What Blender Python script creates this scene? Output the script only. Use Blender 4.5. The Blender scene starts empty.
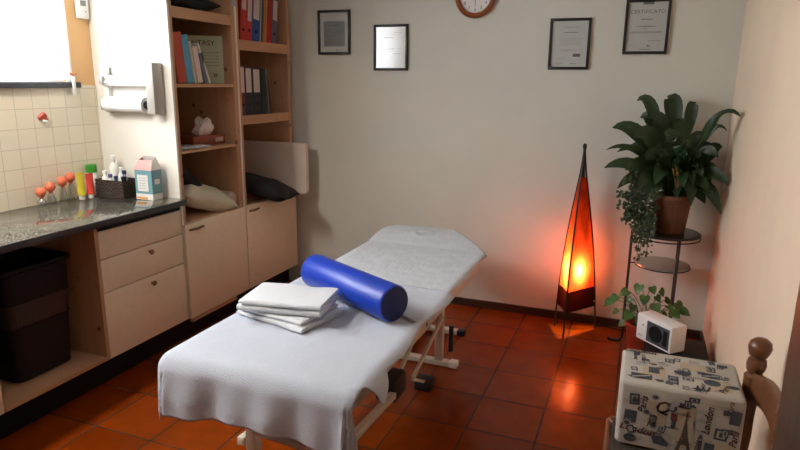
import bpy, bmesh, math, random
from mathutils import Vector, Matrix, noise
random.seed(7)
S = bpy.context.scene
COL = S.collection
PI = math.pi

# ------------------------------------------------------------------ camera
F_PX = 610.8
CAM = ((0.930982, 0.364907, 0.010686), (0.092961, -0.208662, -0.97356), (-0.353029, 0.90736, -0.228183))
CAM_H = 1.6
cd = bpy.data.cameras.new('camera'); cam = bpy.data.objects.new('camera', cd); COL.objects.link(cam)
cd.sensor_width = 36; cd.lens = F_PX / 800 * 36; cd.clip_start = 0.02
r_, d_, f_ = (Vector(v) for v in CAM)
cam.matrix_world = Matrix(((r_.x, -d_.x, -f_.x, 0), (r_.y, -d_.y, -f_.y, 0), (r_.z, -d_.z, -f_.z, CAM_H), (0, 0, 0, 1)))
S.camera = cam

def at(px, py, X=None, Y=None, Z=None):
    d = r_ * ((px - 400) / F_PX) + d_ * ((py - 225) / F_PX) + f_
    o = Vector((0, 0, CAM_H))
    t = X / d.x if X is not None else Y / d.y if Y is not None else (Z - CAM_H) / d.z
    return o + d * t

# ------------------------------------------------------------------ light
XW, XR, YB, YF, ZC = -3.08, 0.49, 4.15, -1.3, 2.5
S.view_settings.view_transform = 'Standard'; S.view_settings.look = 'None'
S.view_settings.gamma = 1.0; S.view_settings.exposure = 0.12
w = bpy.data.worlds.new('daylight'); S.world = w; w.use_nodes = True
bg = w.node_tree.nodes['Background']; bg.inputs[0].default_value = (0.92, 0.96, 1.0, 1); bg.inputs[1].default_value = 7.0

def area(name, loc, rot, sx, sy, power, col):
    l = bpy.data.lights.new(name, 'AREA'); l.shape = 'RECTANGLE'; l.size = sx; l.size_y = sy; l.energy = power; l.color = col
    o = bpy.data.objects.new(name, l); COL.objects.link(o); o.location = loc; o.rotation_euler = rot
    return o
# daylight pushed through the curtained window, the ceiling panel over the worktop
area('window_daylight', (XW - 0.3, 1.55, 1.98), (0, -PI / 2, 0), 0.85, 2.1, 130, (0.84, 0.92, 1.0))
area('ceiling_panel_light', (-2.66, 1.15, 2.435), (0, 0, 0), 0.10, 0.9, 38, (1.0, 0.94, 0.84))

# ------------------------------------------------------------------ materials
MATS = {}
def mat(name, col, rough=0.5, metal=0.0, var=0.08, scale=8.0, bump=0.0, bscale=60.0, coat=0.0, stretch=None, spec=0.5, sheen=0.0):
    if name in MATS: return MATS[name]
    m = bpy.data.materials.new(name); m.use_nodes = True; MATS[name] = m
    nt = m.node_tree; b = nt.nodes['Principled BSDF']
    b.inputs['Roughness'].default_value = rough; b.inputs['Metallic'].default_value = metal
    b.inputs['Coat Weight'].default_value = coat; b.inputs['Specular IOR Level'].default_value = spec
    b.inputs['Sheen Weight'].default_value = sheen
    tc = nt.nodes.new('ShaderNodeTexCoord'); mp = nt.nodes.new('ShaderNodeMapping')
    nt.links.new(tc.outputs['Object'], mp.inputs[0])
    if stretch: mp.inputs['Scale'].default_value = stretch
    n = nt.nodes.new('ShaderNodeTexNoise'); n.inputs['Scale'].default_value = scale; n.inputs['Detail'].default_value = 4
    nt.links.new(mp.outputs[0], n.inputs['Vector'])
    r = nt.nodes.new('ShaderNodeValToRGB'); nt.links.new(n.outputs['Fac'], r.inputs[0])
    r.color_ramp.elements[0].position = 0.3; r.color_ramp.elements[1].position = 0.7
    c = Vector(col)
    r.color_ramp.elements[0].color = (*(c * (1 - var)), 1); r.color_ramp.elements[1].color = (*[min(1, v * (1 + var)) for v in c], 1)
    nt.links.new(r.outputs[0], b.inputs['Base Color'])
    if bump:
        n2 = nt.nodes.new('ShaderNodeTexNoise'); n2.inputs['Scale'].default_value = bscale; n2.inputs['Detail'].default_value = 3
        nt.links.new(mp.outputs[0], n2.inputs['Vector'])
        bp = nt.nodes.new('ShaderNodeBump'); bp.inputs['Strength'].default_value = bump; bp.inputs['Distance'].default_value = 0.01
        nt.links.new(n2.outputs['Fac'], bp.inputs['Height']); nt.links.new(bp.outputs[0], b.inputs['Normal'])
    return m

def tiles(name, axes, size, off, c1, c2, grout, mortar, rough, bump, mott=0.25, spec=0.5):
    m = bpy.data.materials.new(name); m.use_nodes = True; MATS[name] = m
    nt = m.node_tree; b = nt.nodes['Principled BSDF']; b.inputs['Roughness'].default_value = rough; b.inputs['Specular IOR Level'].default_value = spec
    tc = nt.nodes.new('ShaderNodeTexCoord'); sp = nt.nodes.new('ShaderNodeSeparateXYZ'); cb = nt.nodes.new('ShaderNodeCombineXYZ')
    nt.links.new(tc.outputs['Object'], sp.inputs[0])
    for i, ax in enumerate(axes):
        ad = nt.nodes.new('ShaderNodeMath'); ad.operation = 'ADD'; ad.inputs[1].default_value = off[i]
        nt.links.new(sp.outputs['XYZ'.index(ax)], ad.inputs[0]); nt.links.new(ad.outputs[0], cb.inputs[i])
    br = nt.nodes.new('ShaderNodeTexBrick'); br.offset = 0; br.squash = 1
    br.inputs['Scale'].default_value = 1; br.inputs['Brick Width'].default_value = size; br.inputs['Row Height'].default_value = size
    br.inputs['Mortar Size'].default_value = mortar; br.inputs['Mortar Smooth'].default_value = 0.3
    br.inputs['Color1'].default_value = (*c1, 1); br.inputs['Color2'].default_value = (*c2, 1); br.inputs['Mortar'].default_value = (*grout, 1)
    nt.links.new(cb.outputs[0], br.inputs['Vector'])
    n = nt.nodes.new('ShaderNodeTexNoise'); n.inputs['Scale'].default_value = 9; n.inputs['Detail'].default_value = 5
    nt.links.new(tc.outputs['Object'], n.inputs['Vector'])
    mr = nt.nodes.new('ShaderNodeMapRange'); mr.inputs[3].default_value = 1 - mott; mr.inputs[4].default_value = 1 + mott
    nt.links.new(n.outputs['Fac'], mr.inputs[0])
    mx = nt.nodes.new('ShaderNodeVectorMath'); mx.operation = 'SCALE'
    nt.links.new(br.outputs['Color'], mx.inputs[0]); nt.links.new(mr.outputs[0], mx.inputs['Scale'])
    nt.links.new(mx.outputs[0], b.inputs['Base Color'])
    iv = nt.nodes.new('ShaderNodeMath'); iv.operation = 'SUBTRACT'; iv.inputs[0].default_value = 1.0
    nt.links.new(br.outputs['Fac'], iv.inputs[1])
    n3 = nt.nodes.new('ShaderNodeTexNoise'); n3.inputs['Scale'].default_value = 14; nt.links.new(tc.outputs['Object'], n3.inputs['Vector'])
    ml = nt.nodes.new('ShaderNodeMath'); ml.operation = 'MULTIPLY_ADD'; ml.inputs[1].default_value = 0.5
    nt.links.new(n3.outputs['Fac'], ml.inputs[0]); nt.links.new(iv.outputs[0], ml.inputs[2])
    bp = nt.nodes.new('ShaderNodeBump'); bp.inputs['Strength'].default_value = bump; bp.inputs['Distance'].default_value = 0.004
    nt.links.new(ml.outputs[0], bp.inputs['Height']); nt.links.new(bp.outputs[0], b.inputs['Normal'])
    return m

def pine(name, col, stretch):
    m = mat(name, col, 0.5, var=0.10, scale=5, stretch=stretch)
    nt = m.node_tree; b = nt.nodes['Principled BSDF']; src = b.inputs['Base Color'].links[0].from_socket
    tc = nt.nodes.new('ShaderNodeTexCoord'); v = nt.nodes.new('ShaderNodeTexVoronoi'); v.inputs['Scale'].default_value = 7
    nt.links.new(tc.outputs['Object'], v.inputs['Vector'])
    r = nt.nodes.new('ShaderNodeValToRGB'); r.color_ramp.elements[0].position = 0.05; r.color_ramp.elements[1].position = 0.13
    nt.links.new(v.outputs['Distance'], r.inputs[0])
    mx = nt.nodes.new('ShaderNodeMix'); mx.data_type = 'RGBA'
    nt.links.new(r.outputs[0], mx.inputs[0]); mx.inputs[6].default_value = (0.16, 0.07, 0.03, 1); nt.links.new(src, mx.inputs[7])
    nt.links.new(mx.outputs[2], b.inputs['Base Color'])
    return m

def granite(name):
    m = mat(name, (0.12, 0.11, 0.10), 0.07)
    nt = m.node_tree; b = nt.nodes['Principled BSDF']
    tc = nt.nodes.new('ShaderNodeTexCoord'); v = nt.nodes.new('ShaderNodeTexVoronoi'); v.inputs['Scale'].default_value = 210
    nt.links.new(tc.outputs['Object'], v.inputs['Vector'])
    r = nt.nodes.new('ShaderNodeValToRGB'); e = r.color_ramp.elements
    e[0].color = (0.012, 0.011, 0.012, 1); e[1].color = (0.25, 0.24, 0.19, 1); e[1].position = 0.85
    x = e.new(0.35); x.color = (0.035, 0.033, 0.030, 1); y = e.new(0.6); y.color = (0.11, 0.10, 0.085, 1)
    sp = nt.nodes.new('ShaderNodeSeparateColor'); nt.links.new(v.outputs['Color'], sp.inputs[0])
    nt.links.new(sp.outputs[0], r.inputs[0]); nt.links.new(r.outputs[0], b.inputs['Base Color'])
    return m

def mixmat(name, col, trans, transparent, tcol=None, var=0.0, rough=None):
    """cloth that lets light through: diffuse + translucent + open weave"""
    m = bpy.data.materials.new(name); m.use_nodes = True; MATS[name] = m
    nt = m.node_tree; nt.nodes.remove(nt.nodes['Principled BSDF']); out = nt.nodes['Material Output']
    d = nt.nodes.new('ShaderNodeBsdfDiffuse'); t = nt.nodes.new('ShaderNodeBsdfTranslucent'); p = nt.nodes.new('ShaderNodeBsdfTransparent')
    d.inputs[0].default_value = (*col, 1); t.inputs[0].default_value = (*(tcol or col), 1)
    if var:
        tc = nt.nodes.new('ShaderNodeTexCoord'); n = nt.nodes.new('ShaderNodeTexNoise'); n.inputs['Scale'].default_value = 14; n.inputs['Detail'].default_value = 4
        mp = nt.nodes.new('ShaderNodeMapping'); mp.inputs['Scale'].default_value = (1, 1, 0.5)
        nt.links.new(tc.outputs['Object'], mp.inputs[0]); nt.links.new(mp.outputs[0], n.inputs[0])
        r = nt.nodes.new('ShaderNodeValToRGB'); c = Vector(tcol or col)
        r.color_ramp.elements[0].position = 0.35; r.color_ramp.elements[1].position = 0.65
        r.color_ramp.elements[0].color = (*(c * (1 - var)), 1); r.color_ramp.elements[1].color = (*[min(1, q * (1 + var)) for q in c], 1)
        nt.links.new(n.outputs['Fac'], r.inputs[0]); nt.links.new(r.outputs[0], t.inputs[0])
    a = nt.nodes.new('ShaderNodeMixShader'); a.inputs[0].default_value = trans
    nt.links.new(d.outputs[0], a.inputs[1]); nt.links.new(t.outputs[0], a.inputs[2])
    c = nt.nodes.new('ShaderNodeMixShader'); c.inputs[0].default_value = transparent
    nt.links.new(a.outputs[0], c.inputs[1]); nt.links.new(p.outputs[0], c.inputs[2]); nt.links.new(c.outputs[0], out.inputs[0])
    return m

def glass(name, tint=(1, 1, 1), gloss=0.1, rough=0.03):
    m = bpy.data.materials.new(name); m.use_nodes = True; MATS[name] = m
    nt = m.node_tree; nt.nodes.remove(nt.nodes['Principled BSDF']); out = nt.nodes['Material Output']
    g = nt.nodes.new('ShaderNodeBsdfGlossy'); g.inputs['Roughness'].default_value = rough
    p = nt.nodes.new('ShaderNodeBsdfTransparent'); p.inputs[0].default_value = (*tint, 1)
    lw = nt.nodes.new('ShaderNodeLayerWeight'); lw.inputs[0].default_value = 0.35
    mr = nt.nodes.new('ShaderNodeMapRange'); mr.inputs[3].default_value = gloss; mr.inputs[4].default_value = 0.7
    nt.links.new(lw.outputs['Facing'], mr.inputs[0])
    x = nt.nodes.new('ShaderNodeMixShader'); nt.links.new(mr.outputs[0], x.inputs[0])
    nt.links.new(p.outputs[0], x.inputs[1]); nt.links.new(g.outputs[0], x.inputs[2]); nt.links.new(x.outputs[0], out.inputs[0])
    return m

def emit(name, col, s):
    m = bpy.data.materials.new(name); m.use_nodes = True; MATS[name] = m
    b = m.node_tree.nodes['Principled BSDF']; b.inputs['Emission Color'].default_value = (*col, 1); b.inputs['Emission Strength'].default_value = s
    b.inputs['Base Color'].default_value = (*col, 1)
    return m

M_FLOOR = tiles('terracotta_tiles', 'XY', 0.325, (0.32 + 3.25, -2.55 + 3.25), (0.24, 0.038, 0.002), (0.18, 0.027, 0.0015), (0.062, 0.028, 0.016), 0.0055, 0.20, 0.35, .35, .15)
M_TILE = tiles('cream_wall_tiles', 'YZ', 0.1045, (-2.2985 + 2.09, -1.0185 + 1.045), (0.86, 0.78, 0.60), (0.82, 0.74, 0.57), (0.60, 0.53, 0.40), 0.0020, 0.25, 0.25, 0.03)
M_WALL = mat('cream_plaster', (0.63, 0.63, 0.555), 0.85, var=0.03, scale=2.5, bump=0.08, bscale=90)
M_PEACH = mat('peach_plaster', (0.78, 0.62, 0.45), 0.85, var=0.04, scale=3, bump=0.1, bscale=70)
M_ORANGE = mat('orange_plaster', (0.74, 0.45, 0.20), 0.8, var=0.03, scale=3)
M_CEIL = mat('white_ceiling', (0.80, 0.77, 0.72), 0.9, var=0.02)
M_SKIRT = mat('dark_brown_skirting', (0.045, 0.022, 0.014), 0.4)
M_PINE = pine('pine_shelf_wood', (0.52, 0.30, 0.165), (1, 0.5, 4))
M_PINEV = pine('pine_upright_wood', (0.50, 0.285, 0.155), (4, 4, 0.5))
M_LAM = mat('pink_beige_laminate', (0.84, 0.71, 0.54), 0.45, var=0.03, scale=30)
M_SIDE = mat('white_laminate', (0.80, 0.76, 0.68), 0.5, var=0.02)
M_BLACK = mat('black_plinth', (0.008, 0.007, 0.007), 0.6, spec=0.2)
M_GRAN = granite('grey_granite')
M_GRANB = mat('black_granite_edge', (0.03, 0.03, 0.032), 0.3, var=0.4, scale=90)
M_BRASS = mat('antique_brass', (0.24, 0.15, 0.075), 0.35, metal=0.9)
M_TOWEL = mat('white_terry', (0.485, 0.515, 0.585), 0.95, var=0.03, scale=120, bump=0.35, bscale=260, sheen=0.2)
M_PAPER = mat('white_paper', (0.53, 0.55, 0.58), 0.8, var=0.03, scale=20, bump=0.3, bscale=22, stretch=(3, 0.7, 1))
M_BLUE = mat('blue_vinyl', (0.008, 0.045, 0.42), 0.36, var=0.05, bump=0.1, bscale=120)
M_NAVY = mat('dark_navy_vinyl', (0.006, 0.012, 0.09), 0.5)
M_STEEL = mat('beige_steel', (0.62, 0.55, 0.44), 0.4, var=0.03)
M_GREYST = mat('grey_blue_steel', (0.42, 0.44, 0.46), 0.35, metal=0.3)
M_RUBBER = mat('black_rubber', (0.012, 0.012, 0.013), 0.6)
M_CREAMV = mat('cream_upholstery', (0.68, 0.52, 0.38), 0.6, var=0.04)
M_WHITE = mat('white_plastic', (0.82, 0.81, 0.78), 0.35, var=0.02)
M_GREYP = mat('pale_grey_plastic', (0.36, 0.34, 0.30), 0.4, var=0.03)
M_BLKP = mat('black_plastic', (0.008, 0.008, 0.009), 0.5, spec=0.25)
M_INK = mat('grey_print', (0.20, 0.20, 0.20), 0.8)
M_IRON = mat('black_iron', (0.012, 0.011, 0.010), 0.5)
M_GREEN = mat('dark_leaf_green', (0.012, 0.034, 0.006), 0.45, var=0.35, scale=6)
M_GREEN2 = mat('ivy_leaf_green', (0.030, 0.058, 0.017), 0.5, var=0.45, scale=40)
M_GREEN3 = mat('pothos_leaf_green', (0.05, 0.12, 0.018), 0.4, var=0.4, scale=14)
M_TERRA = mat('terracotta_pot', (0.15, 0.055, 0.025), 0.7, var=0.1)
M_REDPOT = mat('red_pot', (0.35, 0.045, 0.02), 0.5)
M_SOIL = mat('dark_soil', (0.02, 0.013, 0.008), 0.95, bump=0.6, bscale=80)
M_WOODC = mat('brown_chair_wood', (0.135, 0.048, 0.016), 0.4, var=0.25, scale=5, stretch=(6, 6, 0.8))
M_DOORW = mat('dark_door_wood', (0.050, 0.024, 0.012), 0.45, var=0.45, scale=9, stretch=(7, 7, 0.25), bump=0.15, bscale=20)
M_FRAMEB = mat('black_frame_wood', (0.012, 0.010, 0.010), 0.35)
M_CERT = mat('certificate_paper', (0.74, 0.74, 0.71), 0.6, var=0.02, coat=0.0)
M_CERTB = mat('blue_grey_print_paper', (0.36, 0.39, 0.42), 0.6, var=0.08, scale=30)
M_GLASSF = glass('picture_glass', (0.97, 0.98, 0.98), 0.03, 0.12)
M_GLASS = glass('clear_glass', (0.93, 0.95, 0.95), 0.12)
M_PANE = glass('window_glass', (1, 1, 1), 0.04)
M_GLSHELF = glass('frosted_glass_shelf', (0.62, 0.66, 0.62), 0.3, 0.3)

# ------------------------------------------------------------------ mesh builder
class MB:
    def __init__(s): s.bm = bmesh.new(); s.M = Matrix()
    def v(s, c): return s.bm.verts.new(s.M @ Vector(c))
    def face(s, vs, mi=0):
        try: f = s.bm.faces.new(vs)
        except ValueError: return None
        f.material_index = mi; return f
    def poly(s, cs, mi=0): return s.face([s.v(c) for c in cs], mi)
    def box(s, x0, x1, y0, y1, z0, z1, mi=0, bev=0.0, seg=2):
        vs = [s.v((x, y, z)) for x in (x0, x1) for y in (y0, y1) for z in (z0, z1)]
        fs = [s.face([vs[i] for i in q], mi) for q in ((0, 1, 3, 2), (4, 6, 7, 5), (0, 4, 5, 1), (2, 3, 7, 6), (0, 2, 6, 4), (1, 5, 7, 3))]
        if bev:
            es = list({e for f in fs for e in f.edges})
            g = bmesh.ops.bevel(s.bm, geom=es, offset=bev, segments=seg, affect='EDGES', profile=0.5)
            for f in g['faces']: f.material_index = mi
    def ring(s, c, u, w_, r, n): return [s.v(Vector(c) + (Vector(u) * math.cos(2 * PI * i / n) + Vector(w_) * math.sin(2 * PI * i / n)) * r) for i in range(n)]
    def tube(s, pts, r, n=8, mi=0, caps=True):
        pts = [Vector(p) for p in pts]; rs = r if isinstance(r, (list, tuple)) else [r] * len(pts)
        rings = []; u = None
        for i, p in enumerate(pts):
            t = (pts[min(i + 1, len(pts) - 1)] - pts[max(i - 1, 0)]).normalized()
            if u is None: u = t.orthogonal().normalized()
            u = (u - t * u.dot(t)).normalized()
            rings.append(s.ring(p, u, t.cross(u), rs[i], n))
        for a, b in zip(rings, rings[1:]):
            for i in range(n): s.face((a[i], a[(i + 1) % n], b[(i + 1) % n], b[i]), mi)
        if caps: s.face(rings[0][::-1], mi); s.face(rings[-1], mi)
    def lathe(s, c, prof, n=24, mi=0, axis='Z', cap0=True, cap1=True):
        c = Vector(c); ax = {'Z': (Vector((1, 0, 0)), Vector((0, 1, 0)), Vector((0, 0, 1))), 'Y': (Vector((1, 0, 0)), Vector((0, 0, 1)), Vector((0, 1, 0))),
                             'X': (Vector((0, 1, 0)), Vector((0, 0, 1)), Vector((1, 0, 0)))}[axis]
        rings = [s.ring(c + ax[2] * z, ax[0], ax[1], max(r, 1e-5), n) for r, z in prof]
        for a, b in zip(rings, rings[1:]):
            for i in range(n): s.face((a[i], a[(i + 1) % n], b[(i + 1) % n], b[i]), mi)
        if cap0: s.face(rings[0][::-1], mi)
        if cap1: s.face(rings[-1], mi)
    def grid(s, f, nu, nv, mi=0):
        vs = [[s.v(f(i / nu, j / nv)) for j in range(nv + 1)] for i in range(nu + 1)]
        for i in range(nu):
            for j in range(nv): s.face((vs[i][j], vs[i + 1][j], vs[i + 1][j + 1], vs[i][j + 1]), mi)
    def prism(s, poly, o, u, w_, d, mi=0):
        """polygon in the plane (o; u, w) extruded by the vector d"""
        o, u, w_, d = map(Vector, (o, u, w_, d))
        a = [s.v(o + u * p + w_ * q) for p, q in poly]; b = [s.v(o + u * p + w_ * q + d) for p, q in poly]
        s.face(a[::-1], mi); s.face(b, mi); n = len(poly)
        for i in range(n): s.face((a[i], a[(i + 1) % n], b[(i + 1) % n], b[i]), mi)
    def pillow(s, sx, sy, h, n=18, mi=0, wob=0.0, p=3.0):
        """pillow centred at the local origin, size sx x sy, full thickness h"""
        for sg in (1, -1):
            def f(u, v):
                a, b = u * 2 - 1, v * 2 - 1
                k = max(0, 1 - abs(a) ** p) ** 0.5 * max(0, 1 - abs(b) ** p) ** 0.5
                pin = 1 - 0.10 * (1 - abs(a * b)) * max(abs(a), abs(b)) ** 4
                q = Vector((a * sx / 2 * pin, b * sy / 2 * pin, 0))
                return q + Vector((0, 0, sg * h / 2 * k + wob * noise.noise(q * 9) * k))
            s.grid(f, n, n, mi)
    def text(s, txt, size, M, mi=0, align='CENTER', shear=0.0):
        cu = bpy.data.curves.new('t', 'FONT'); cu.body = txt; cu.size = size; cu.align_x = align; cu.shear = shear; cu.resolution_u = 2
        o = bpy.data.objects.new('t', cu); COL.objects.link(o)
        me = bpy.data.meshes.new_from_object(o.evaluated_get(bpy.context.evaluated_depsgraph_get()))
        vs = [s.v(M @ v.co) for v in me.vertices]
        for p in me.polygons: s.face([vs[i] for i in p.vertices], mi)
        bpy.data.objects.remove(o); bpy.data.curves.remove(cu); bpy.data.meshes.remove(me)
    def build(s, name, mats, parent=None, angle=35, label=None, solid=0.0, subsurf=0, weld=True):
        if weld: bmesh.ops.remove_doubles(s.bm, verts=s.bm.verts, dist=1e-5)
        bmesh.ops.recalc_face_normals(s.bm, faces=s.bm.faces)
        me = bpy.data.meshes.new(name); s.bm.to_mesh(me); s.bm.free()
        for m in (mats if isinstance(mats, (list, tuple)) else [mats]): me.materials.append(m)
        if angle:
            me.polygons.foreach_set('use_smooth', [True] * len(me.polygons)); me.set_sharp_from_angle(angle=math.radians(angle))
        o = bpy.data.objects.new(name, me); COL.objects.link(o)
        if parent is not None:
            o.parent = parent; root = parent; off = Vector()
            while root is not None: off += root.location; root = root.parent
        else:
            cs = [v.co for v in me.vertices]
            off = Vector(((min(c.x for c in cs) + max(c.x for c in cs)) / 2, (min(c.y for c in cs) + max(c.y for c in cs)) / 2, min(c.z for c in cs)))
            o.location = off
        me.transform(Matrix.Translation(-off))
        if label: o['label'] = label
        if solid:
            md = o.modifiers.new('thickness', 'SOLIDIFY'); md.thickness = solid; md.offset = 0
        if subsurf:
            md = o.modifiers.new('smooth', 'SUBSURF'); md.levels = md.render_levels = subsurf
        return o

def tag(o, label, cat, group=None):
    o['label'] = label; o['category'] = cat
    if group: o['group'] = group
    return o
def thing(name, loc, label, cat, group=None):
    o = bpy.data.objects.new(name, None); COL.objects.link(o); o.location = loc; o.empty_display_size = 0.05
    return tag(o, label, cat, group)
def struct(mb, name, m, **k):
    bmesh.ops.recalc_face_normals(mb.bm, faces=mb.bm.faces)
    me = bpy.data.meshes.new(name); mb.bm.to_mesh(me); mb.bm.free()
    for q in (m if isinstance(m, (list, tuple)) else [m]): me.materials.append(q)
    o = bpy.data.objects.new(name, me); COL.objects.link(o); o['kind'] = 'structure'
    return o
def one(name, m, parent, fn, **k):
    mb = MB(); fn(mb); return mb.build(name, m, parent, **k)
def bx(name, m, parent, *a, bev=0.002, **k): return one(name, m, parent, lambda q: q.box(*a, bev=bev), **k)
def copy_tree(o, loc, label, group=None, parent=None):
    c = o.copy(); COL.objects.link(c)
    if parent is None: c.location = loc; c['label'] = label
    else: c.parent = parent
    for ch in o.children: copy_tree(ch, None, None, parent=c)
    return c

# ================================================================== THE ROOM
m = MB(); m.box(XW - .2, XR + .1, YF - .1, YB + .1, -.1, 0); struct(m, 'floor', M_FLOOR)
m = MB(); m.box(XW - .2, XR + .1, YF - .1, YB + .1, ZC, ZC + .1); struct(m, 'ceiling', M_CEIL)
m = MB(); m.box(XW - .2, XR + .1, YB, YB + .1, 0, ZC); struct(m, 'wall_back', M_WALL)
m = MB(); m.box(XR, XR + .1, YF, YB, 0, ZC); struct(m, 'wall_right', M_PEACH)
m = MB(); m.box(XW - .2, XR + .1, YF - .1, YF, 0, ZC); struct(m, 'wall_front', mat('bounce_damping_brown', (0.16, 0.10, 0.06), 0.6, var=.2, stretch=(6, 6, .4)))  # unseen wall behind the camera, coloured dark to damp bounced fill light
WY0, WY1, WZ0, WZ1 = 0.55, 2.66, 1.56, 2.38
m = MB()
m.box(XW - .2, XW, YF, YB, 0, WZ0); m.box(XW - .2, XW, YF, YB, WZ1, ZC); m.box(XW - .2, XW, YF, WY0, WZ0, WZ1); m.box(XW - .2, XW, WY1, YB, WZ0, WZ1)
struct(m, 'wall_left', M_ORANGE)
m = MB(); m.box(XW, XW + .008, 0.3, 2.834, 0.90, 1.562); struct(m, 'trim_1', M_TILE)          # tiled splashback
m = MB(); m.box(-2.49, XR - .002, YB - .016, YB, 0, 0.055); struct(m, 'baseboard_back', M_SKIRT)
m = MB(); m.box(XR - .014, XR, 0.3, YB - .016, 0, 0.055); struct(m, 'baseboard_right', M_SKIRT)
# window with granite sill
win = bpy.data.objects.new('window_1', None); COL.objects.link(win); win.location = (XW, (WY0 + WY1) / 2, WZ0); win['kind'] = 'structure'
def fn(q):
    x0, x1 = XW - .12, XW - .05
    q.box(x0, x1, WY0, WY1, WZ0, WZ0 + .06); q.box(x0, x1, WY0, WY1, WZ1 - .06, WZ1)
    for y in (WY0, (WY0 + WY1) / 2 - .04, WY1 - .07): q.box(x0, x1, y, y + .07, WZ0 + .06, WZ1 - .06)
    q.box(XW - .012, XW + .004, WY1 - .012, WY1 + .02, WZ0 + .02, WZ1)
one('window_frame', M_WHITE, win, fn)
bx('window_pane', M_PANE, win, XW - .09, XW - .085, WY0 + .07, WY1 - .07, WZ0 + .06, WZ1 - .06, bev=0)
bx('window_sill', M_GRANB, win, XW - .04, XW + .028, WY0 - .02, 2.715, 1.546, 1.578, bev=.003)
# open door leaf at the photographer's right
dr = bpy.data.objects.new('door_1', None); COL.objects.link(dr); dr.location = (.33, .8, 0); dr['kind'] = 'structure'
bx('door_leaf', M_DOORW, dr, .305, .345, .42, 1.30, .012, 2.06, bev=.003)
def fn(q):
    for z0, z1 in ((.16, .95), (1.1, 1.94)):
        q.box(.298, .306, .54, .57, z0, z1); q.box(.298, .306, 1.14, 1.17, z0, z1); q.box(.298, .306, .57, 1.14, z0, z0 + .03); q.box(.298, .306, .57, 1.14, z1 - .03, z1)
one('door_moulding', M_DOORW, dr, fn)

# ceiling panel lamp above the worktop
cl = thing('ceiling_light', (-2.66, 1.15, 2.44), 'slim white ceiling light over the worktop near the window', 'lamp')
bx('light_housing', M_WHITE, cl, -2.73, -2.59, .68, 1.62, 2.452, 2.499)
bx('light_diffuser', emit('lit_diffuser', (1, .93, .82), 6), cl, -2.715, -2.605, .70, 1.60, 2.44, 2.452)

# lace curtain
cm = mixmat('white_lace', (.85, .86, .90), .6, .42)
def fn(q):
    def f(u, v):
        y = .50 + u * 2.135; k = y / .052
        z1 = 1.602 - .016 * abs(math.sin(PI * k))
        z = z1 + (2.44 - z1) * v
        x = XW + .032 + .016 * math.sin(2 * PI * y / .17 + .6 * math.sin(y * 9)) * (1 - .5 * v) + .004 * math.sin(y * 90)
        return (x, y, z)
    q.grid(f, 330, 14)
cur = thing('lace_curtain', (XW + .03, 1.55, 1.6), 'white lace curtain with scalloped hem hanging in front of the bright window', 'curtain')
one('lace_cloth', cm, cur, fn, angle=80)
one('curtain_rod', M_WHITE, cur, lambda q: q.tube([(XW + .032, .45, 2.44), (XW + .032, 2.69, 2.44)], .008))

# ================================================================== BUILT-IN UNITS ON THE LEFT
XC = -2.50; TOP = 0.915; XK = -2.57
PY0 = 2.836
wk = thing('worktop', (-2.76, 1.55, .88), 'speckled grey granite worktop with black front edge along the tiled wall', 'worktop')
bx('granite_slab', M_GRAN, wk, XW + .009, -2.452, .3, PY0 - .003, TOP - .028, TOP, bev=.002)
bx('front_edge', M_GRANB, wk, -2.452, -2.446, .3, PY0 - .003, TOP - .034, TOP - .001, bev=.001, label='black polished front edge')
# drawer unit
du = thing('drawer_cabinet', (-2.79, 2.52, 0), 'beige three-drawer base cabinet under the right end of the worktop', 'cabinet')
def fn(q):
    q.box(XW + .002, XC - .02, 2.205, 2.225, .155, .862); q.box(XW + .002, XC - .02, 2.815, 2.833, .155, .862)
    q.box(XW + .002, XC - .02, 2.225, 2.815, .155, .175); q.box(XW + .002, XW + .012, 2.225, 2.815, .175, .862)
    q.box(XC - .02, XC, 2.205, 2.224, .155, .862)
one('carcass', M_PINEV, du, fn, label='pine side and carcass')
bx('plinth', M_BLACK, du, XK - .02, XK, 2.205, 2.833, .002, .155, bev=0, label='black recessed plinth')
bx('gap_shade_strip', M_BLACK, du, XC - .02, XC - .006, 2.226, 2.833, .846, .88, bev=0, label='black strip standing in for the shade in the gap below the worktop')  # shade of the gap under the worktop, put in as a black strip
def knob(parent, y, z):
    one('knob', M_BRASS, parent, lambda q: q.lathe((XC, y, z), [(.006, 0), (.005, .012), (.013, .016), (.015, .022), (.011, .028), (.001, .030)], 16, axis='X'), label='antique brass knob')
for z0, z1, k in ((.700, .845, 0), (.520, .696, .66), (.156, .516, .478)):
    d = bx('drawer', M_LAM, du, XC - .018, XC, 2.228, 2.832, z0, z1)
    if k: knob(d, 2.558, k)
# open bay with pine floor, then neighbouring unit
ob = thing('open_base_cabinet', (-2.79, 1.92, 0), 'open pine bay under the worktop that holds the black basket', 'cabinet')
bx('floor_board', M_PINE, ob, XW + .002, XC, 1.645, 2.203, .155, .178)
bx('back_panel', M_PINEV, ob, XW + .002, XW + .014, 1.645, 2.203, .178, .88, bev=0)
bx('plinth', M_BLACK, ob, XK - .02, XK, 1.641, 2.204, .002, .155, bev=0, label='black recessed plinth')
bc = thing('base_cabinet', (-2.79, 1.1, 0), 'beige base cabinet at the left edge, left of the open bay', 'cabinet')
bx('carcass', M_PINEV, bc, XW + .002, XC - .02, .5, 1.64, .155, .88, bev=0, label='pine carcass')
for y0, y1 in ((.5, 1.068), (1.072, 1.638)): bx('door', M_LAM, bc, XC - .02, XC, y0, y1, .156, .845)
bx('plinth', M_BLACK, bc, XK - .02, XK, .5, 1.64, .002, .155, bev=0, label='black recessed plinth')

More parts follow.
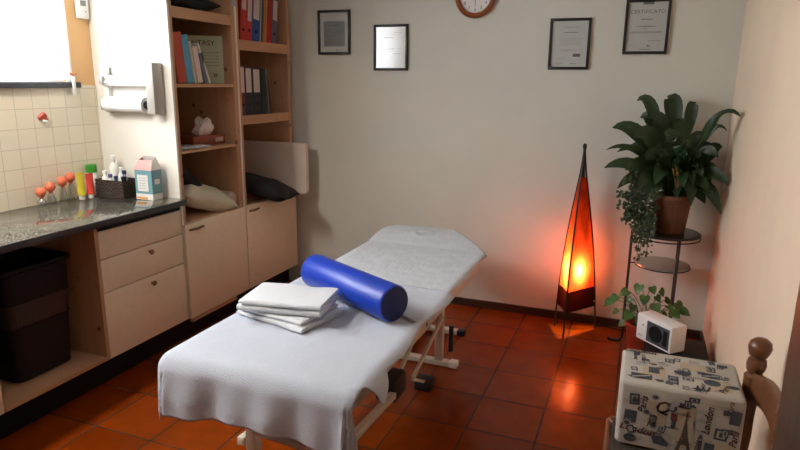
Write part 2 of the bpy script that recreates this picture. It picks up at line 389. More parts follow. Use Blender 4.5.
# tall shelving units
def bar_handle(parent, y0, y1, z):
    def f(q):
        pts = [(XC + .002, y0, z), (XC + .022, y0 + .02, z), (XC + .027, (y0 + y1) / 2, z - .003), (XC + .022, y1 - .02, z), (XC + .002, y1, z)]
        q.tube(pts, [.005, .007, .008, .007, .005], 8)
    one('handle', M_BRASS, parent, f, label='antique brass bar handle')
def tall(y0, y1, loc, label, shelves, hy, grille):
    t = thing('shelving_cabinet', loc, label, 'shelving', 'tall shelving units')
    ly = PY0 if y0 < 2.9 else y0
    l = one('side_panel', [M_SIDE, M_PINEV], t, lambda q: (q.box(XW + .002, XC, y0, y0 + .016, .155, 2.496), q.box(XW + .002, XC - .001, y0 + .016, y0 + .038, .155, 2.496, 1)))
    bx('side_panel', M_PINEV, t, XW + .002, XC, y1 - .038, y1, .155, 2.496)
    bx('back_panel', M_PINEV, t, XW + .002, XW + .014, y0 + .039, y1 - .039, .155, 2.496, bev=0)
    for z, th in shelves:
        if th > .03:
            def f(q, z=z, th=th): q.box(XW + .015, XC - .022, y0 + .039, y1 - .039, z - .022, z); q.box(XC - .022, XC - .001, y0 + .039, y1 - .039, z - th, z)
            one('shelf', M_PINE, t, f)
        else: bx('shelf', M_PINE, t, XW + .015, XC - .004, y0 + .039, y1 - .039, z - th, z)
    d = bx('door', M_LAM, t, XC + .001, XC + .019, y0 + .004, y1 - .002, .157, .752)
    bar_handle(d, hy[0], hy[1], .715)
    bx('plinth', M_BLACK, t, XK - .02, XK, y0, y1, .002, .153, bev=0, label='black recessed plinth')
    if grille:
        bx('plinth_grille', M_PINE, t, XC - .012, XC + .014, y0 + .02, y1 - .14, .128, .150, bev=.003, label='narrow pinewood slot strip under the door')
    return t
S1 = [(2.0, .06), (1.575, .02), (1.188, .018), (.76, .02)]
S2 = [(1.858, .065), (1.366, .06), (.76, .02)]
tall(PY0, 3.448, (-2.79, 3.14, 0), 'tall shelving unit with white side, nearer of the two, holding books and pillows', S1, (2.86, 3.02), True)
tall(3.452, 4.115, (-2.79, 3.78, 0), 'tall shelving unit against the back wall, holding the binders', S2, (3.475, 3.62), False)

# ------------------------------------------------ things in the nearer unit
def leaning(mb, y, z, lean, yaw=0):
    mb.M = Matrix.Translation((-2.56, y, z)) @ Matrix.Rotation(yaw, 4, 'Z') @ Matrix.Rotation(lean, 4, 'X')
def book(name, y, wd, h, depth, lean, m, label, cat='book', group='books on the shelf', x=-2.56, z=1.575, page=True):
    t = thing(name, (x, y, z), label, cat, group)
    M = Matrix.Translation((x, y, z + .002)) @ Matrix.Rotation(lean, 4, 'X')
    def f(q):
        q.M = M
        q.box(-depth, 0, 0, .003, 0, h); q.box(-depth, 0, wd - .003, wd, 0, h); q.box(-.003, 0, .003, wd - .003, 0, h)
    one('cover', m, t, f)
    def g(q): q.M = M; q.box(-depth + .004, -.003, .0032, wd - .0032, .003, h - .004)
    one('pages', mat('book_pages', (.70, .64, .54), .9), t, g)
    return t
def yp(px, py, X): return at(px, py, X=X).y
XS = -2.518
book('folder', yp(178.5, 82, XS), yp(187, 82, XS) - yp(178.5, 82, XS), .285, .20, math.radians(5), mat('brick_red_card', (.42, .07, .035), .6), 'brick-red folder, leftmost of the leaning books', x=XS)
book('book', yp(187.8, 82, XS), yp(194, 82, XS) - yp(187.8, 82, XS), .275, .20, math.radians(7), mat('sky_blue_card', (.10, .35, .52), .55), 'sky-blue book between the red folder and the pale booklets', x=XS)
book('book', yp(195.3, 82, XS), .016, .245, .16, math.radians(9), mat('cream_card', (.62, .57, .44), .6), 'thin cream booklet right of the sky-blue book', x=XS)
book('book', yp(198.3, 82, XS), .045, .215, .14, math.radians(10), mat('pinkish_white_card', (.70, .58, .50), .6), 'pinkish white booklet in front of the green notebook', x=XS)
book('book', yp(205, 82, XS), .030, .18, .12, math.radians(13), mat('slate_blue_card', (.14, .19, .24), .6), 'slate-blue book leaning low against the green notebook', x=XS)
book('book', yp(209.5, 82, XS), .014, .25, .10, math.radians(22), mat('white_card', (.72, .70, .66), .6), 'white booklet leaning steeply across the green notebook', x=XS)
NA, NB = Vector((-2.775, 3.205, 1.577)), Vector((-2.560, 3.392, 1.577))
t = thing('notebook', (NA + NB) / 2, 'large pale green notebook standing front-out behind the leaning books', 'book', 'books on the shelf')
nd = (NB - NA).normalized(); nl = (NB - NA).length; nf = Vector((nd.y, -nd.x, 0))
M_NB = Matrix(((nf.x, nd.x, 0, NA.x), (nf.y, nd.y, 0, NA.y), (0, 0, 1, NA.z), (0, 0, 0, 1)))
def fn(q):
    q.M = M_NB; q.box(0, .004, 0, nl, 0, .295)
    for i in range(5): q.box(.004, .0046, .15, .26, .19 - i * .02, .194 - i * .02, 1)
    q.box(.004, .0046, .15, .16, .10, .125, 2); q.box(.004, .0046, .22, .245, .04, .065, 1)
    q.text('FANTASY', .046, Matrix(((0, 0, 1, .0047), (1, 0, 0, .14), (0, 1, 0, .236), (0, 0, 0, 1))), 3)
one('cover', [mat('pale_green_card', (.40, .43, .28), .6), M_INK, mat('rust_print', (.35, .12, .05), .8), mat('dark_brown_print', (.07, .04, .02), .8)], t, fn, angle=0)
def fn(q): q.M = M_NB; q.box(-.012, -.001, .002, nl - .004, .003, .292)
one('pages', mat('book_pages', (.70, .64, .54), .9), t, fn)
# tissue box, papers
t = thing('tissue_box', (-2.645, 3.25, 1.188), 'reddish brown tissue box with a white tissue on the middle shelf', 'tissue box')
MT = Matrix.Translation((-2.645, 3.250, 1.189)) @ Matrix.Rotation(math.radians(-6), 4, 'Z')
def fn(q):
    q.M = MT; q.box(-.06, .06, -.14, .14, 0, .062, bev=.003)
    q.box(.0602, .0606, .05, .12, .018, .045, 1)
one('box', [mat('red_brown_card', (.22, .05, .025), .5), mat('pale_print', (.5, .4, .32), .7)], t, fn)
def fn(q):
    q.M = MT
    def f(u, v):
        a = u * 2 * PI; r = .018 + .045 * math.sin(PI * min(1, .10 + v * .86)) ** .8
        nz = noise.noise(Vector((math.cos(a) * 1.6, math.sin(a) * 1.6, v * 2.5))); rr = r * (1 + .45 * nz)
        return (rr * math.cos(a) * .7, rr * math.sin(a) * 1.15 + .012 * v, .060 + .098 * v * (1 + .22 * math.sin(a * 2 + 1)) + .02 * noise.noise(Vector((math.cos(a) * 2.5, math.sin(a) * 2.5, v * 4 + 5))) * v)
    q.grid(f, 40, 10); q.poly([f(i / 40, 1) for i in range(40)])
one('tissue', mat('soft_tissue', (.78, .72, .67), .95), t, fn, angle=60, label='crumpled white tissue')
def sheets(x, y, z, n, group, label, w_=.20, l_=.29):
    t = None
    for i in range(n):
        q = MB(); q.M = Matrix.Translation((x, y, z + .001 + i * .0042)) @ Matrix.Rotation(math.radians(random.uniform(-14, 14)), 4, 'Z')
        q.grid(lambda u, v: ((u - .5) * w_, (v - .5) * l_, .003 + .0 * u + .004 * max(0, v - .8)), 4, 8)
        o = q.build('paper_sheet', M_PAPER, None, solid=.0035)
        tag(o, label[i], 'paper', group)
sheets(-2.588, 3.035, 1.188, 3, 'loose papers by the tissue box', ['white paper sheet at the bottom of the pile beside the tissue box', 'white paper sheet in the middle of the pile beside the tissue box', 'white paper sheet on top of the pile beside the tissue box'], .15, .26)
# pillow, rolled towel, black pillow on the bottom shelf
q = MB(); q.M = Matrix.Translation((-2.68, 3.155, .875)) @ Matrix.Rotation(math.radians(-4), 4, 'Z') @ Matrix.Rotation(math.radians(-17), 4, 'X') @ Matrix.Rotation(math.radians(10), 4, 'Y')
q.pillow(.40, .46, .15, wob=.014, p=4)
tag(q.build('pillow', mat('cream_cotton', (.66, .62, .46), .95, var=.05, scale=3, bump=.2, bscale=14), angle=70), 'cream pillow on the bottom shelf of the nearer shelving unit', 'pillow')
q = MB(); q.M = Matrix.Translation((-2.62, 3.345, .818)) @ Matrix.Rotation(math.radians(3), 4, 'Z')
def sp(i): a = i * .42; r = .010 + .0078 * i / 2.2; return (r * math.cos(a), r * math.sin(a))
pts = [sp(i) for i in range(15)]
q.lathe((-.13, 0, 0), [(.030, 0), (.050, .004), (.056, .015), (.056, .22), (.050, .232), (.030, .235), (.028, .228), (.018, .228), (.016, .236), (.002, .236)], 28, axis='X')
tag(q.build('rolled_towel', mat('pinkish_towel', (.60, .45, .38), .95, bump=.3, bscale=150), angle=50), 'pinkish rolled towel tucked beside the cream pillow', 'towel')
q = MB(); q.M = Matrix.Translation((-2.72, 3.00, 1.035)) @ Matrix.Rotation(math.radians(-28), 4, 'X') @ Matrix.Rotation(math.radians(10), 4, 'Y')
q.pillow(.36, .25, .12, wob=.01)
tag(q.build('pillow', mat('black_cotton', (.008, .008, .009), .9), angle=70), 'black pillow behind the cream one on the bottom shelf', 'pillow')
# black bag on the top shelf
t = thing('shoulder_bag', (-2.68, 3.15, 2.0), 'black bag lying on the top shelf of the nearer shelving unit', 'bag')
q = MB(); q.M = Matrix.Translation((-2.70, 3.15, 2.055)); q.pillow(.30, .48, .10, wob=.02)
q.build('bag_body', mat('black_nylon', (.012, .012, .012), .7), t, angle=70)
one('bag_strap', M_BLKP, t, lambda q: q.tube([(-2.55, 2.95 + .045 * i, 2.022 + .018 * math.sin(i * .9)) for i in range(9)], .009, 6), label='looped black strap')

# ------------------------------------------------ binders in the far unit
def binder(y, wd, h, lean, col, z, label, labz=(.20, .305), hole=.07, group='binders on the upper shelf', x=-2.575, lab=True, labcol=None, holes=1):
    t = thing('binder', (x, y, z), label, 'binder', group)
    M = Matrix.Translation((x, y, z + .002)) @ Matrix.Rotation(lean, 4, 'X')
    def f(q):
        q.M = M; q.box(-.28, 0, 0, .003, 0, h); q.box(-.28, 0, wd - .003, wd, 0, h); q.box(-.004, 0, .003, wd - .003, 0, h)
    one('cover', col, t, f)
    if lab:
        def f(q): q.M = M; q.box(.0004, .0014, wd * .14, wd * .86, labz[0], labz[1])
        one('spine_label', labcol or mat('spine_label', (.66, .58, .53), .8), t, f, label='whitish spine label')
    if hole:
        def f(q):
            q.M = M; q.lathe((.0003, wd / 2, hole), [(.011, 0), (.011, .0016), (.007, .0018), (.006, .0006), (.001, .0006)], 16, axis='X')
        one('finger_ring', M_BLKP, t, f, label='black finger hole')
    def f(q): q.M = M; q.box(-.27, -.012, .006, wd - .006, .004, h - .02)
    one('papers', mat('filed_papers', (.60, .56, .50), .9), t, f)
    return t
REDB = mat('red_binder_board', (.50, .035, .028), .5); BLUB = mat('blue_binder_board', (.03, .10, .34), .5); GRYB = mat('grey_blue_board', (.13, .13, .19), .55); BLKB = mat('black_binder_board', (.011, .012, .014), .5)
XB = -2.518
def px_span(a, b, py, X=XB): y0 = yp(a, py, X); return y0 + .001, yp(b, py, X) - y0 - .002
L = -math.radians(7)
def upper(a, b, *r, **k): y, w_ = px_span(a, b, 43); return binder(y, w_, .32, L, r[0], 1.858, r[1], x=XB, **k)
upper(240.2, 246.2, REDB, 'red binder with white label at the far left of the top row')
upper(246.2, 251.6, REDB, 'second red binder, left of the blue binder', labz=(.13, .29))
upper(251.6, 259.6, BLUB, 'blue binder with white label and finger hole on the top shelf', labz=(.15, .29))
def folder(a, b, h, lean, m, z, label, group, py=43, x=XB):
    y, wd = px_span(a, b, py, x)
    t = thing('folder', (x, y, z), label, 'folder', group)
    M = Matrix.Translation((x, y, z + .002)) @ Matrix.Rotation(lean, 4, 'X')
    def f(q): q.M = M; q.box(-.25, 0, 0, .002, 0, h); q.box(-.25, 0, wd - .002, wd, 0, h); q.box(-.002, 0, .002, wd - .002, 0, h)
    one('cover', m, t, f)
    def f(q): q.M = M; q.box(-.245, -.006, .0025, wd - .0025, .003, h - .012)
    one('papers', mat('filed_papers', (.60, .56, .50), .9), t, f)
G = 'thin folders on the upper shelf'
folder(259.7, 261.0, .305, L, mat('pale_green_folder', (.42, .47, .36), .6), 1.858, 'thin pale green folder right of the blue binder', G)
folder(261.2, 262.6, .31, L, mat('dark_navy_folder', (.03, .05, .10), .6), 1.858, 'thin dark navy folder right of the pale green one', G)
folder(262.8, 264.8, .31, L, mat('orange_folder', (.52, .17, .04), .6), 1.858, 'thin orange folder right of the dark navy one', G)
folder(265.0, 266.4, .305, L, mat('amber_folder', (.55, .30, .06), .6), 1.858, 'thin amber folder between orange and red folders', G)
folder(266.6, 271.0, .30, L, mat('crimson_folder', (.45, .025, .03), .6), 1.858, 'crimson folder left of the grey-blue binder', G)
upper(271.2, 277.0, GRYB, 'grey-blue binder, rightmost on the top shelf', labz=(.165, .30))
G = 'binders on the lower shelf'
def lower(a, b, *r, **k): y, w_ = px_span(a, b, 112); return binder(y, w_, .32, 0, r[0], 1.366, r[1], x=XB, hole=.07, group=G, **k)
lower(241.2, 246.2, mat('dark_red_board', (.14, .022, .02), .5), 'dark red binder, leftmost of the lower binder row', labz=(.15, .315))
lower(246.2, 253.6, BLKB, 'black binder next to the dark red one on the lower shelf', labz=(.15, .31))
lower(253.6, 261.8, BLKB, 'black binder with a white label, rightmost of the labelled lower row', labz=(.15, .305))
G = 'folders on the lower shelf'
folder(262.2, 266.8, .315, 0, mat('black_green_folder', (.018, .026, .018), .5), 1.366, 'black-green folder without label right of the lower binders', G, 112)
folder(269.0, 270.0, .31, math.radians(5), mat('grey_folder', (.22, .23, .20), .6), 1.366, 'thin grey folder leaning against the black-green folder', G, 112)
folder(272.2, 273.0, .27, math.radians(9), mat('brown_folder', (.20, .10, .06), .6), 1.366, 'thin brown folder leaning at the end of the lower row', G, 112)
# sticker
q = MB(); q.box(XC + .0002, XC + .0012, 3.425, 3.47, 2.06, 2.16)
tag(q.build('paper_note', mat('pale_teal_paper', (.35, .44, .45), .8), angle=0), 'small pale teal paper stuck on the upright between the shelving units', 'note')
# padded board + black cushion
q = MB(); q.M = Matrix.Translation((0, 3.985, 0))
c_ = [(-2.99, .764), (-2.365, .755)] ; rr = .03
poly = [(-2.97, .766), (-2.310 - rr, .766)] + [(-2.310 - rr + rr * math.sin(a), .766 + rr - rr * math.cos(a)) for a in (.5, 1.0, PI / 2)] + \
       [(-2.310 - rr + rr * math.cos(a), 1.145 - rr + rr * math.sin(a)) for a in (0, .5, 1.0, PI / 2)] + [(-2.97, 1.145)]
q.prism(poly, (0, 0, 0), (1, 0, 0), (0, 0, 1), (0, .035, 0))
tag(q.build('board', mat('cream_board', (.74, .64, .54), .6, var=.02), angle=30), 'cream board with rounded corners standing in the far shelving unit behind the black cushion', 'board')
q = MB(); q.M = Matrix.Translation((-2.535, 3.715, .850)) @ Matrix.Rotation(math.radians(14), 4, 'Z') @ Matrix.Rotation(math.radians(15), 4, 'Y') @ Matrix.Rotation(math.radians(-6), 4, 'X')
q.pillow(.50, .38, .13, wob=.012, p=3.6)
tag(q.build('cushion', mat('black_cotton', (.008, .008, .009), .9), angle=70), 'black cushion sticking out of the far shelving unit in front of the cream board', 'cushion')

# ------------------------------------------------ foil and paper dispenser on the white side
t = thing('paper_dispenser', (-2.78, 2.80, 1.42), 'white kitchen foil and paper roll dispenser on the cabinet side', 'dispenser')
yf = PY0 - .001
def fn(q):
    q.box(-2.975, -2.615, yf - .055, yf, 1.56, 1.685, bev=.004); q.box(-2.97, -2.63, yf - .06, yf - .054, 1.63, 1.675, bev=.002)
    q.box(-2.975, -2.945, yf - .03, yf, 1.40, 1.56, bev=.003)
    q.box(-2.965, -2.63, yf - .065, yf - .054, 1.573, 1.585, bev=.003)
one('dispenser_body', M_WHITE, t, fn)
bx('slot', M_GREYP, t, -2.95, -2.64, yf - .0615, yf - .0555, 1.622, 1.627, bev=0)
bx('slot', M_GREYP, t, -2.97, -2.64, yf - .0585, yf - .0545, 1.600, 1.603, bev=0)
bx('slot', M_GREYP, t, -2.95, -2.64, yf - .0635, yf - .0595, 1.655, 1.658, bev=0)
bx('end_panel', M_GREYP, t, -2.613, -2.555, yf - .085, yf, 1.405, 1.69, bev=.006, label='grey end panel')
for a in ((-2.905, 1.625), (-2.965, 1.57), (-2.972, 1.42)): bx('cutter_tab', M_GREYP, t, a[0], a[0] + .026, yf - .075, yf - .055, a[1], a[1] + .045, bev=.003)
def fn(q): q.lathe((-2.945, yf - .05, 1.455), [(.012, 0), (.043, 0), (.043, .295), (.012, .295)], 28, axis='X')
rl = one('paper_roll', mat('kitchen_paper', (.85, .84, .82), .9), t, fn, label='white paper roll')
one('roll_end', M_BLKP, rl, lambda q: q.lathe((-2.652, yf - .05, 1.455), [(.022, 0), (.022, .028), (.012, .034), (.001, .034)], 16, axis='X'), label='dark roll end')

# wall device, sill stick, tile hook
t = thing('thermostat', (XW, 2.79, 1.93), 'white wall control with grey display on the orange wall strip', 'thermostat')
bx('housing', M_WHITE, t, XW + .001, XW + .028, 2.748, 2.822, 1.935, 2.13, bev=.006)
bx('display', mat('lcd_grey', (.20, .22, .20), .3), t, XW + .028, XW + .029, 2.765, 2.803, 2.005, 2.035, bev=0, label='grey display')
bx('display', mat('lcd_grey', (.20, .22, .20), .3), t, XW + .028, XW + .029, 2.765, 2.803, 2.045, 2.10, bev=0, label='grey display')
one('button', M_GREYP, t, lambda q: q.lathe((XW + .028, 2.797, 1.975), [(.004, 0), (.004, .002), (.001, .002)], 10, axis='X'))
t = thing('wall_hook', (XW + .01, 2.655, 1.51), 'slim white hook with an orange tip at the right end of the window sill', 'hook')
bx('hook_stem', M_WHITE, t, XW + .030, XW + .040, 2.648, 2.668, 1.506, 1.612, bev=.003)
one('hook_tip', mat('orange_plastic', (.65, .18, .08), .4), t, lambda q: q.tube([(XW + .035, 2.635, 1.628), (XW + .035, 2.657, 1.618), (XW + .035, 2.68, 1.624)], .006, 8), label='orange tip')
t = thing('tile_hook', (XW + .008, 2.45, 1.36), 'small red and white hook stuck on the cream tiles', 'hook')
def fn(q):
    q.lathe((XW + .009, 2.455, 1.395), [(.020, 0), (.022, .006), (.014, .016), (.001, .018)], 16, axis='X')
    q.lathe((XW + .009, 2.437, 1.388), [(.013, 0), (.014, .006), (.008, .014), (.001, .015)], 14, axis='X')
    q.lathe((XW + .009, 2.472, 1.375), [(.010, 0), (.011, .006), (.006, .012), (.001, .013)], 14, axis='X')
one('flower', mat('glossy_red', (.45, .06, .04), .3), t, fn)
one('peg', M_WHITE, t, lambda q: q.tube([(XW + .010, 2.45, 1.376), (XW + .03, 2.45, 1.366), (XW + .042, 2.45, 1.372)], .007, 8), label='white peg')

# ------------------------------------------------ on the worktop
def cup(y, x, h, label):
    t = thing('cupping_glass', (x, y, TOP), label, 'cupping glass', 'cupping glasses')
    one('glass_bell', M_GLASS, t, lambda q: q.lathe((x, y, TOP + .001), [(.0225, 0), (.024, .012), (.0225, .03), (.015, h - .018), (.0085, h - .006), (.008, h), (.0065, h), (.007, h - .007), (.0135, h - .019), (.021, .03), (.0225, .012), (.021, 0)], 24, cap0=False, cap1=False))
    one('rubber_ball', mat('coral_rubber', (.72, .16, .075), .45), t, lambda q: q.lathe((x, y, TOP + h - .012), [(.0085, 0), (.0105, .010), (.020, .018), (.0268, .032), (.027, .042), (.022, .056), (.011, .064), (.001, .066)], 24), label='orange rubber ball')
for i, (px, l) in enumerate(((40.5, 'cupping glass with orange ball, leftmost on the worktop'), (50.5, 'cupping glass with orange ball, second from the left'), (63, 'cupping glass with orange ball, third from the left'), (71.5, 'cupping glass with orange ball beside the yellow tube'))):
    x = (-3.000, -3.010, -3.015, -3.025)[i]; p = at(px, 190, X=x); cup(p.y, x, (.056, .074, .092, .106)[i], l)
def tube_(y, x, h, m, capm, label, text=None):
    t = thing('squeeze_tube', (x, y, TOP), label, 'tube', 'cream tubes')
    one('cap', capm, t, lambda q: q.lathe((x, y, TOP + .001), [(.017, 0), (.018, .003), (.018, .022), (.015, .024)], 20), label='cap')
    def f(q):
        def g(u, v):
            a = u * 2 * PI; fl_ = 1 - v
            return (x + math.cos(a) * .022 * (fl_ * .95 + .05), y + math.sin(a) * (.021 + .007 * v), TOP + .025 + v * (h - .025))
        q.grid(g, 24, 8); q.box(x - .002, x + .002, y - .026, y + .026, TOP + h - .002, TOP + h + .008)
    one('tube_body', m, t, f)
p = at(81, 185, X=-2.985); tube_(p.y, -2.985, .150, mat('yellow_tube', (.80, .66, .05), .35), M_WHITE, 'yellow cream tube standing beside the coral tube')
p = at(90, 185, X=-2.975); tube_(p.y, -2.975, .138, mat('coral_red_tube', (.80, .07, .045), .35), M_WHITE, 'coral red cream tube standing beside the yellow one')
# basket
BX0, BX1, BY0, BY1 = -2.975, -2.770, 2.675, 2.805
t = thing('woven_basket', ((BX0 + BX1) / 2, 2.745, TOP), 'dark brown woven basket full of small bottles on the worktop', 'basket')
WICK = mat('dark_wicker', (.035, .018, .008), .45, var=.5, scale=30, stretch=(1, 1, 4))
def fn(q):
    q.box(BX0 + .006, BX1 - .006, BY0 + .006, BY1 - .006, TOP + .001, TOP + .006)
    n = 9
    for i in range(n):
        z = TOP + .006 + i * .0105
        path = []
        e = .003 if i % 2 else -.003
        N = 16
        for k in range(N): path.append((BX0 + (BX1 - BX0) * k / N, BY0 + (e if k % 2 else -e), z))
        for k in range(10): path.append((BX1 + (e if k % 2 else -e), BY0 + (BY1 - BY0) * k / 10, z))
        for k in range(N): path.append((BX1 - (BX1 - BX0) * k / N, BY1 + (e if k % 2 else -e), z))
        for k in range(11): path.append((BX0 + (e if k % 2 else -e), BY1 - (BY1 - BY0) * k / 10, z))
        q.tube(path, .0056, 6)
one('basket_body', WICK, t, fn)
one('rim', WICK, t, lambda q: q.tube([(BX0, BY0, TOP + .101), (BX1, BY0, TOP + .101), (BX1, BY1, TOP + .101), (BX0, BY1, TOP + .101), (BX0, BY0, TOP + .101)], .006, 8))
def bottle(x, y, z0, r, h, nr, m, capm, label, caph=.02):
    t = thing('bottle', (x, y, z0), label, 'bottle', 'bottles in the basket')
    one('bottle_body', m, t, lambda q: q.lathe((x, y, z0), [(r * .92, 0), (r, .004), (r, h * .72), (r * .8, h * .84), (nr, h * .92), (nr, h)], 20))
    one('cap', capm, t, lambda q: q.lathe((x, y, z0 + h + .0003), [(nr * 1.25, 0), (nr * 1.3, caph * .9), (nr * 1.05, caph), (.001, caph)], 16), label='cap')
CLP = mat('milky_plastic', (.78, .78, .72), .35); NAV = mat('navy_cap', (.03, .05, .14), .4); LBL = mat('white_label_plastic', (.80, .80, .78), .4)
zb = TOP + .0075
bottle(-2.930, 2.775, zb, .031, .205, .012, CLP, M_WHITE, 'tall milky bottle with white cap, tallest in the basket', .026)
bottle(-2.935, 2.712, zb, .022, .128, .011, LBL, M_WHITE, 'white bottle at the left end of the basket')
bottle(-2.890, 2.706, zb, .017, .110, .009, CLP, mat('violet_cap', (.12, .09, .25), .4), 'small bottle with violet cap near the left end of the basket')
bottle(-2.868, 2.770, zb, .019, .145, .009, LBL, M_WHITE, 'white-capped bottle right of the tall milky bottle')
bottle(-2.848, 2.706, zb, .015, .102, .009, mat('teal_glass', (.05, .13, .16), .2), NAV, 'small teal bottle with navy cap in the middle of the basket')
bottle(-2.826, 2.750, zb, .018, .130, .010, mat('grey_blue_plastic', (.25, .27, .35), .35), NAV, 'grey-blue bottle with navy cap behind the teal bottle')
bottle(-2.795, 2.712, zb, .014, .104, .012, mat('dark_glass', (.02, .02, .025), .2), M_BLKP, 'small dark bottle with black cap at the right end of the basket', .016)
p = at(91, 170, X=-3.02)
jy = at(91, 166, X=-3.035).y
t = thing('jar', (-3.035, jy, TOP), 'white jar with a bright green lid behind the red tube', 'jar')
one('jar_body', LBL, t, lambda q: q.lathe((-3.035, jy, TOP + .001), [(.028, 0), (.030, .004), (.030, .132), (.026, .138)], 20))
one('lid', mat('bright_green_plastic', (.05, .30, .03), .4), t, lambda q: q.lathe((-3.035, jy, TOP + .1395), [(.031, 0), (.031, .044), (.028, .047), (.001, .047)], 20), label='green lid')
# opened carton
t = thing('carton', (-2.66, 2.77, TOP), 'opened teal and white carton with pink flaps at the right end of the worktop', 'box')
CX0, CX1, CY0, CY1 = -2.712, -2.588, 2.715, 2.795; CH = .172
def fn(q):
    z = TOP + .001
    q.box(CX0, CX1, CY0, CY1, z, z + .035, 0); q.box(CX0, CX1, CY0, CY1, z + .0352, z + CH, 1)
    q.box(CX0 + .018, CX1 - .03, CY0 - .0008, CY0 - .0002, z + .05, z + .145, 0)
    for i in range(5): q.box(CX0 + .028, CX1 - .045, CY0 - .0014, CY0 - .0009, z + .065 + i * .015, z + .069 + i * .015, 2)
    q.box(CX0 + .006, CX1 - .04, CY0 - .0008, CY0 - .0002, z + .004, z + .016, 3)
    q.box(CX1 + .0002, CX1 + .0008, CY0 + .02, CY1 - .02, z + .09, z + .12, 0)
one('carton_body', [mat('white_card_print', (.76, .73, .68), .6), mat('teal_print', (.16, .33, .37), .6), mat('grey_text_print', (.45, .47, .47), .7), mat('orange_print', (.75, .35, .08), .6)], t, fn, angle=0)
def fn(q):
    z = TOP + CH + .002
    q.poly([(CX0, CY0, z), (CX1, CY0, z), (CX1 - .008, CY0 + .022, z + .055), (CX0 + .012, CY0 + .022, z + .055)], 0)
    q.poly([(CX0, CY1, z), (CX1, CY1, z), (CX1 - .008, CY1 - .03, z + .078), (CX0 + .02, CY1 - .03, z + .078)], 1)
    q.poly([(CX0, CY0, z), (CX0, CY1, z), (CX0 + .022, CY1 - .03, z + .070), (CX0 + .014, CY0 + .022, z + .053)], 0)
    q.poly([(CX1, CY0, z), (CX1, CY1, z), (CX1 - .008, CY1 - .03, z + .075), (CX1 - .008, CY0 + .022, z + .053)], 1)
one('flaps', [mat('pink_print', (.76, .36, .33), .6), mat('white_card_print', (.76, .73, .68), .6)], t, fn, angle=0, solid=.0015, label='pink and white top flaps')

# black laundry basket
t = thing('laundry_basket', (-2.79, 1.915, .178), 'black plastic laundry basket with a perforated band under the worktop', 'basket')
def rrect(cx, cy, hx, hy, r, z, n=6):
    o = []
    for sx, sy, a0 in ((1, 1, 0), (-1, 1, PI / 2), (-1, -1, PI), (1, -1, 3 * PI / 2)):
        for k in range(n + 1):
            a = a0 + PI / 2 * k / n; o.append((cx + sx * (hx - r) + r * math.cos(a), cy + sy * (hy - r) + r * math.sin(a), z))
    return o
def loft(q, secs, cap0=True, cap1=False, mi=0):
    rs = [[q.v(c) for c in s_] for s_ in secs]; n = len(rs[0])
    for a, b in zip(rs, rs[1:]):
        for i in range(n): q.face((a[i], a[(i + 1) % n], b[(i + 1) % n], b[i]), mi)
    if cap0: q.face(rs[0][::-1], mi)
    if cap1: q.face(rs[-1], mi)
LX, LY = -2.762, 1.965
def hz(z): k = (z - .18) / .56; return .135 + .022 * k, .155 + .025 * k
def sec(z, d=0): hx, hy = hz(z); return rrect(LX, LY, hx + d, hy + d, .05, z)
one('basket_lower', M_BLKP, t, lambda q: loft(q, [sec(.180, -.02), sec(.186), sec(.30), sec(.455), sec(.458, .004)]))
one('basket_upper', M_BLKP, t, lambda q: loft(q, [sec(.575, .004), sec(.578), sec(.66), sec(.72), sec(.73, .012), sec(.745, .012), sec(.746, -.004), sec(.60, -.006)], cap0=False))
pb = mat('perforated_black', (.012, .012, .012), .4)
nt = pb.node_tree; b = nt.nodes['Principled BSDF']
tc = nt.nodes.new('ShaderNodeTexCoord'); ck = nt.nodes.new('ShaderNodeTexVoronoi'); ck.inputs['Scale'].default_value = 62; ck.inputs['Randomness'].default_value = 0.0
nt.links.new(tc.outputs['Object'], ck.inputs['Vector']); rp = nt.nodes.new('ShaderNodeValToRGB'); rp.color_ramp.elements[0].color = (.032, .030, .028, 1); rp.color_ramp.elements[1].color = (.012, .012, .012, 1)
rp.color_ramp.elements[0].position = .38; rp.color_ramp.elements[1].position = .5; nt.links.new(ck.outputs['Distance'], rp.inputs[0]); nt.links.new(rp.outputs[0], b.inputs['Base Color'])
one('perforated_band', pb, t, lambda q: loft(q, [sec(.458, .001), sec(.52, .001), sec(.575, .001)], cap0=False), label='band of small holes')

# ================================================================== BACK WALL
# clock
CXc, CZc = -1.094, 2.154
t = thing('wall_clock', (CXc, YB, CZc - .14), 'round wooden wall clock with white dial on the back wall', 'clock')
one('rim', mat('red_brown_wood', (.25, .075, .025), .35, var=.25, scale=9), t, lambda q: q.lathe((CXc, YB - .002, CZc), [(.134, 0), (.139, -.012), (.134, -.028), (.122, -.036), (.108, -.030), (.105, -.014)], 64, axis='Y', cap0=False, cap1=False))
q = MB(); q.lathe((CXc, YB - .003, CZc), [(.106, 0), (.106, -.010), (.001, -.010)], 64, axis='Y')
for i in range(1, 13):
    a = PI / 2 - i * PI / 6
    T = Matrix.Translation((CXc + .082 * math.cos(a), YB - .0136, CZc + .082 * math.sin(a) - .010)) @ Matrix.Rotation(PI / 2, 4, 'X')
    q.text(str(i), .028, T, 1)
for i in range(60):
    a = i * PI / 30; q.prism([(-.0006, .098), (.0006, .098), (.0006, .103), (-.0006, .103)], (CXc, YB - .0135, CZc), (math.cos(a), 0, math.sin(a)), (-math.sin(a), 0, math.cos(a)), (0, -.0004, 0), 1)
q.build('dial', [mat('clock_dial_white', (.74, .73, .70), .5, var=.02), mat('clock_black_print', (.02, .02, .02), .6)], t, angle=30)
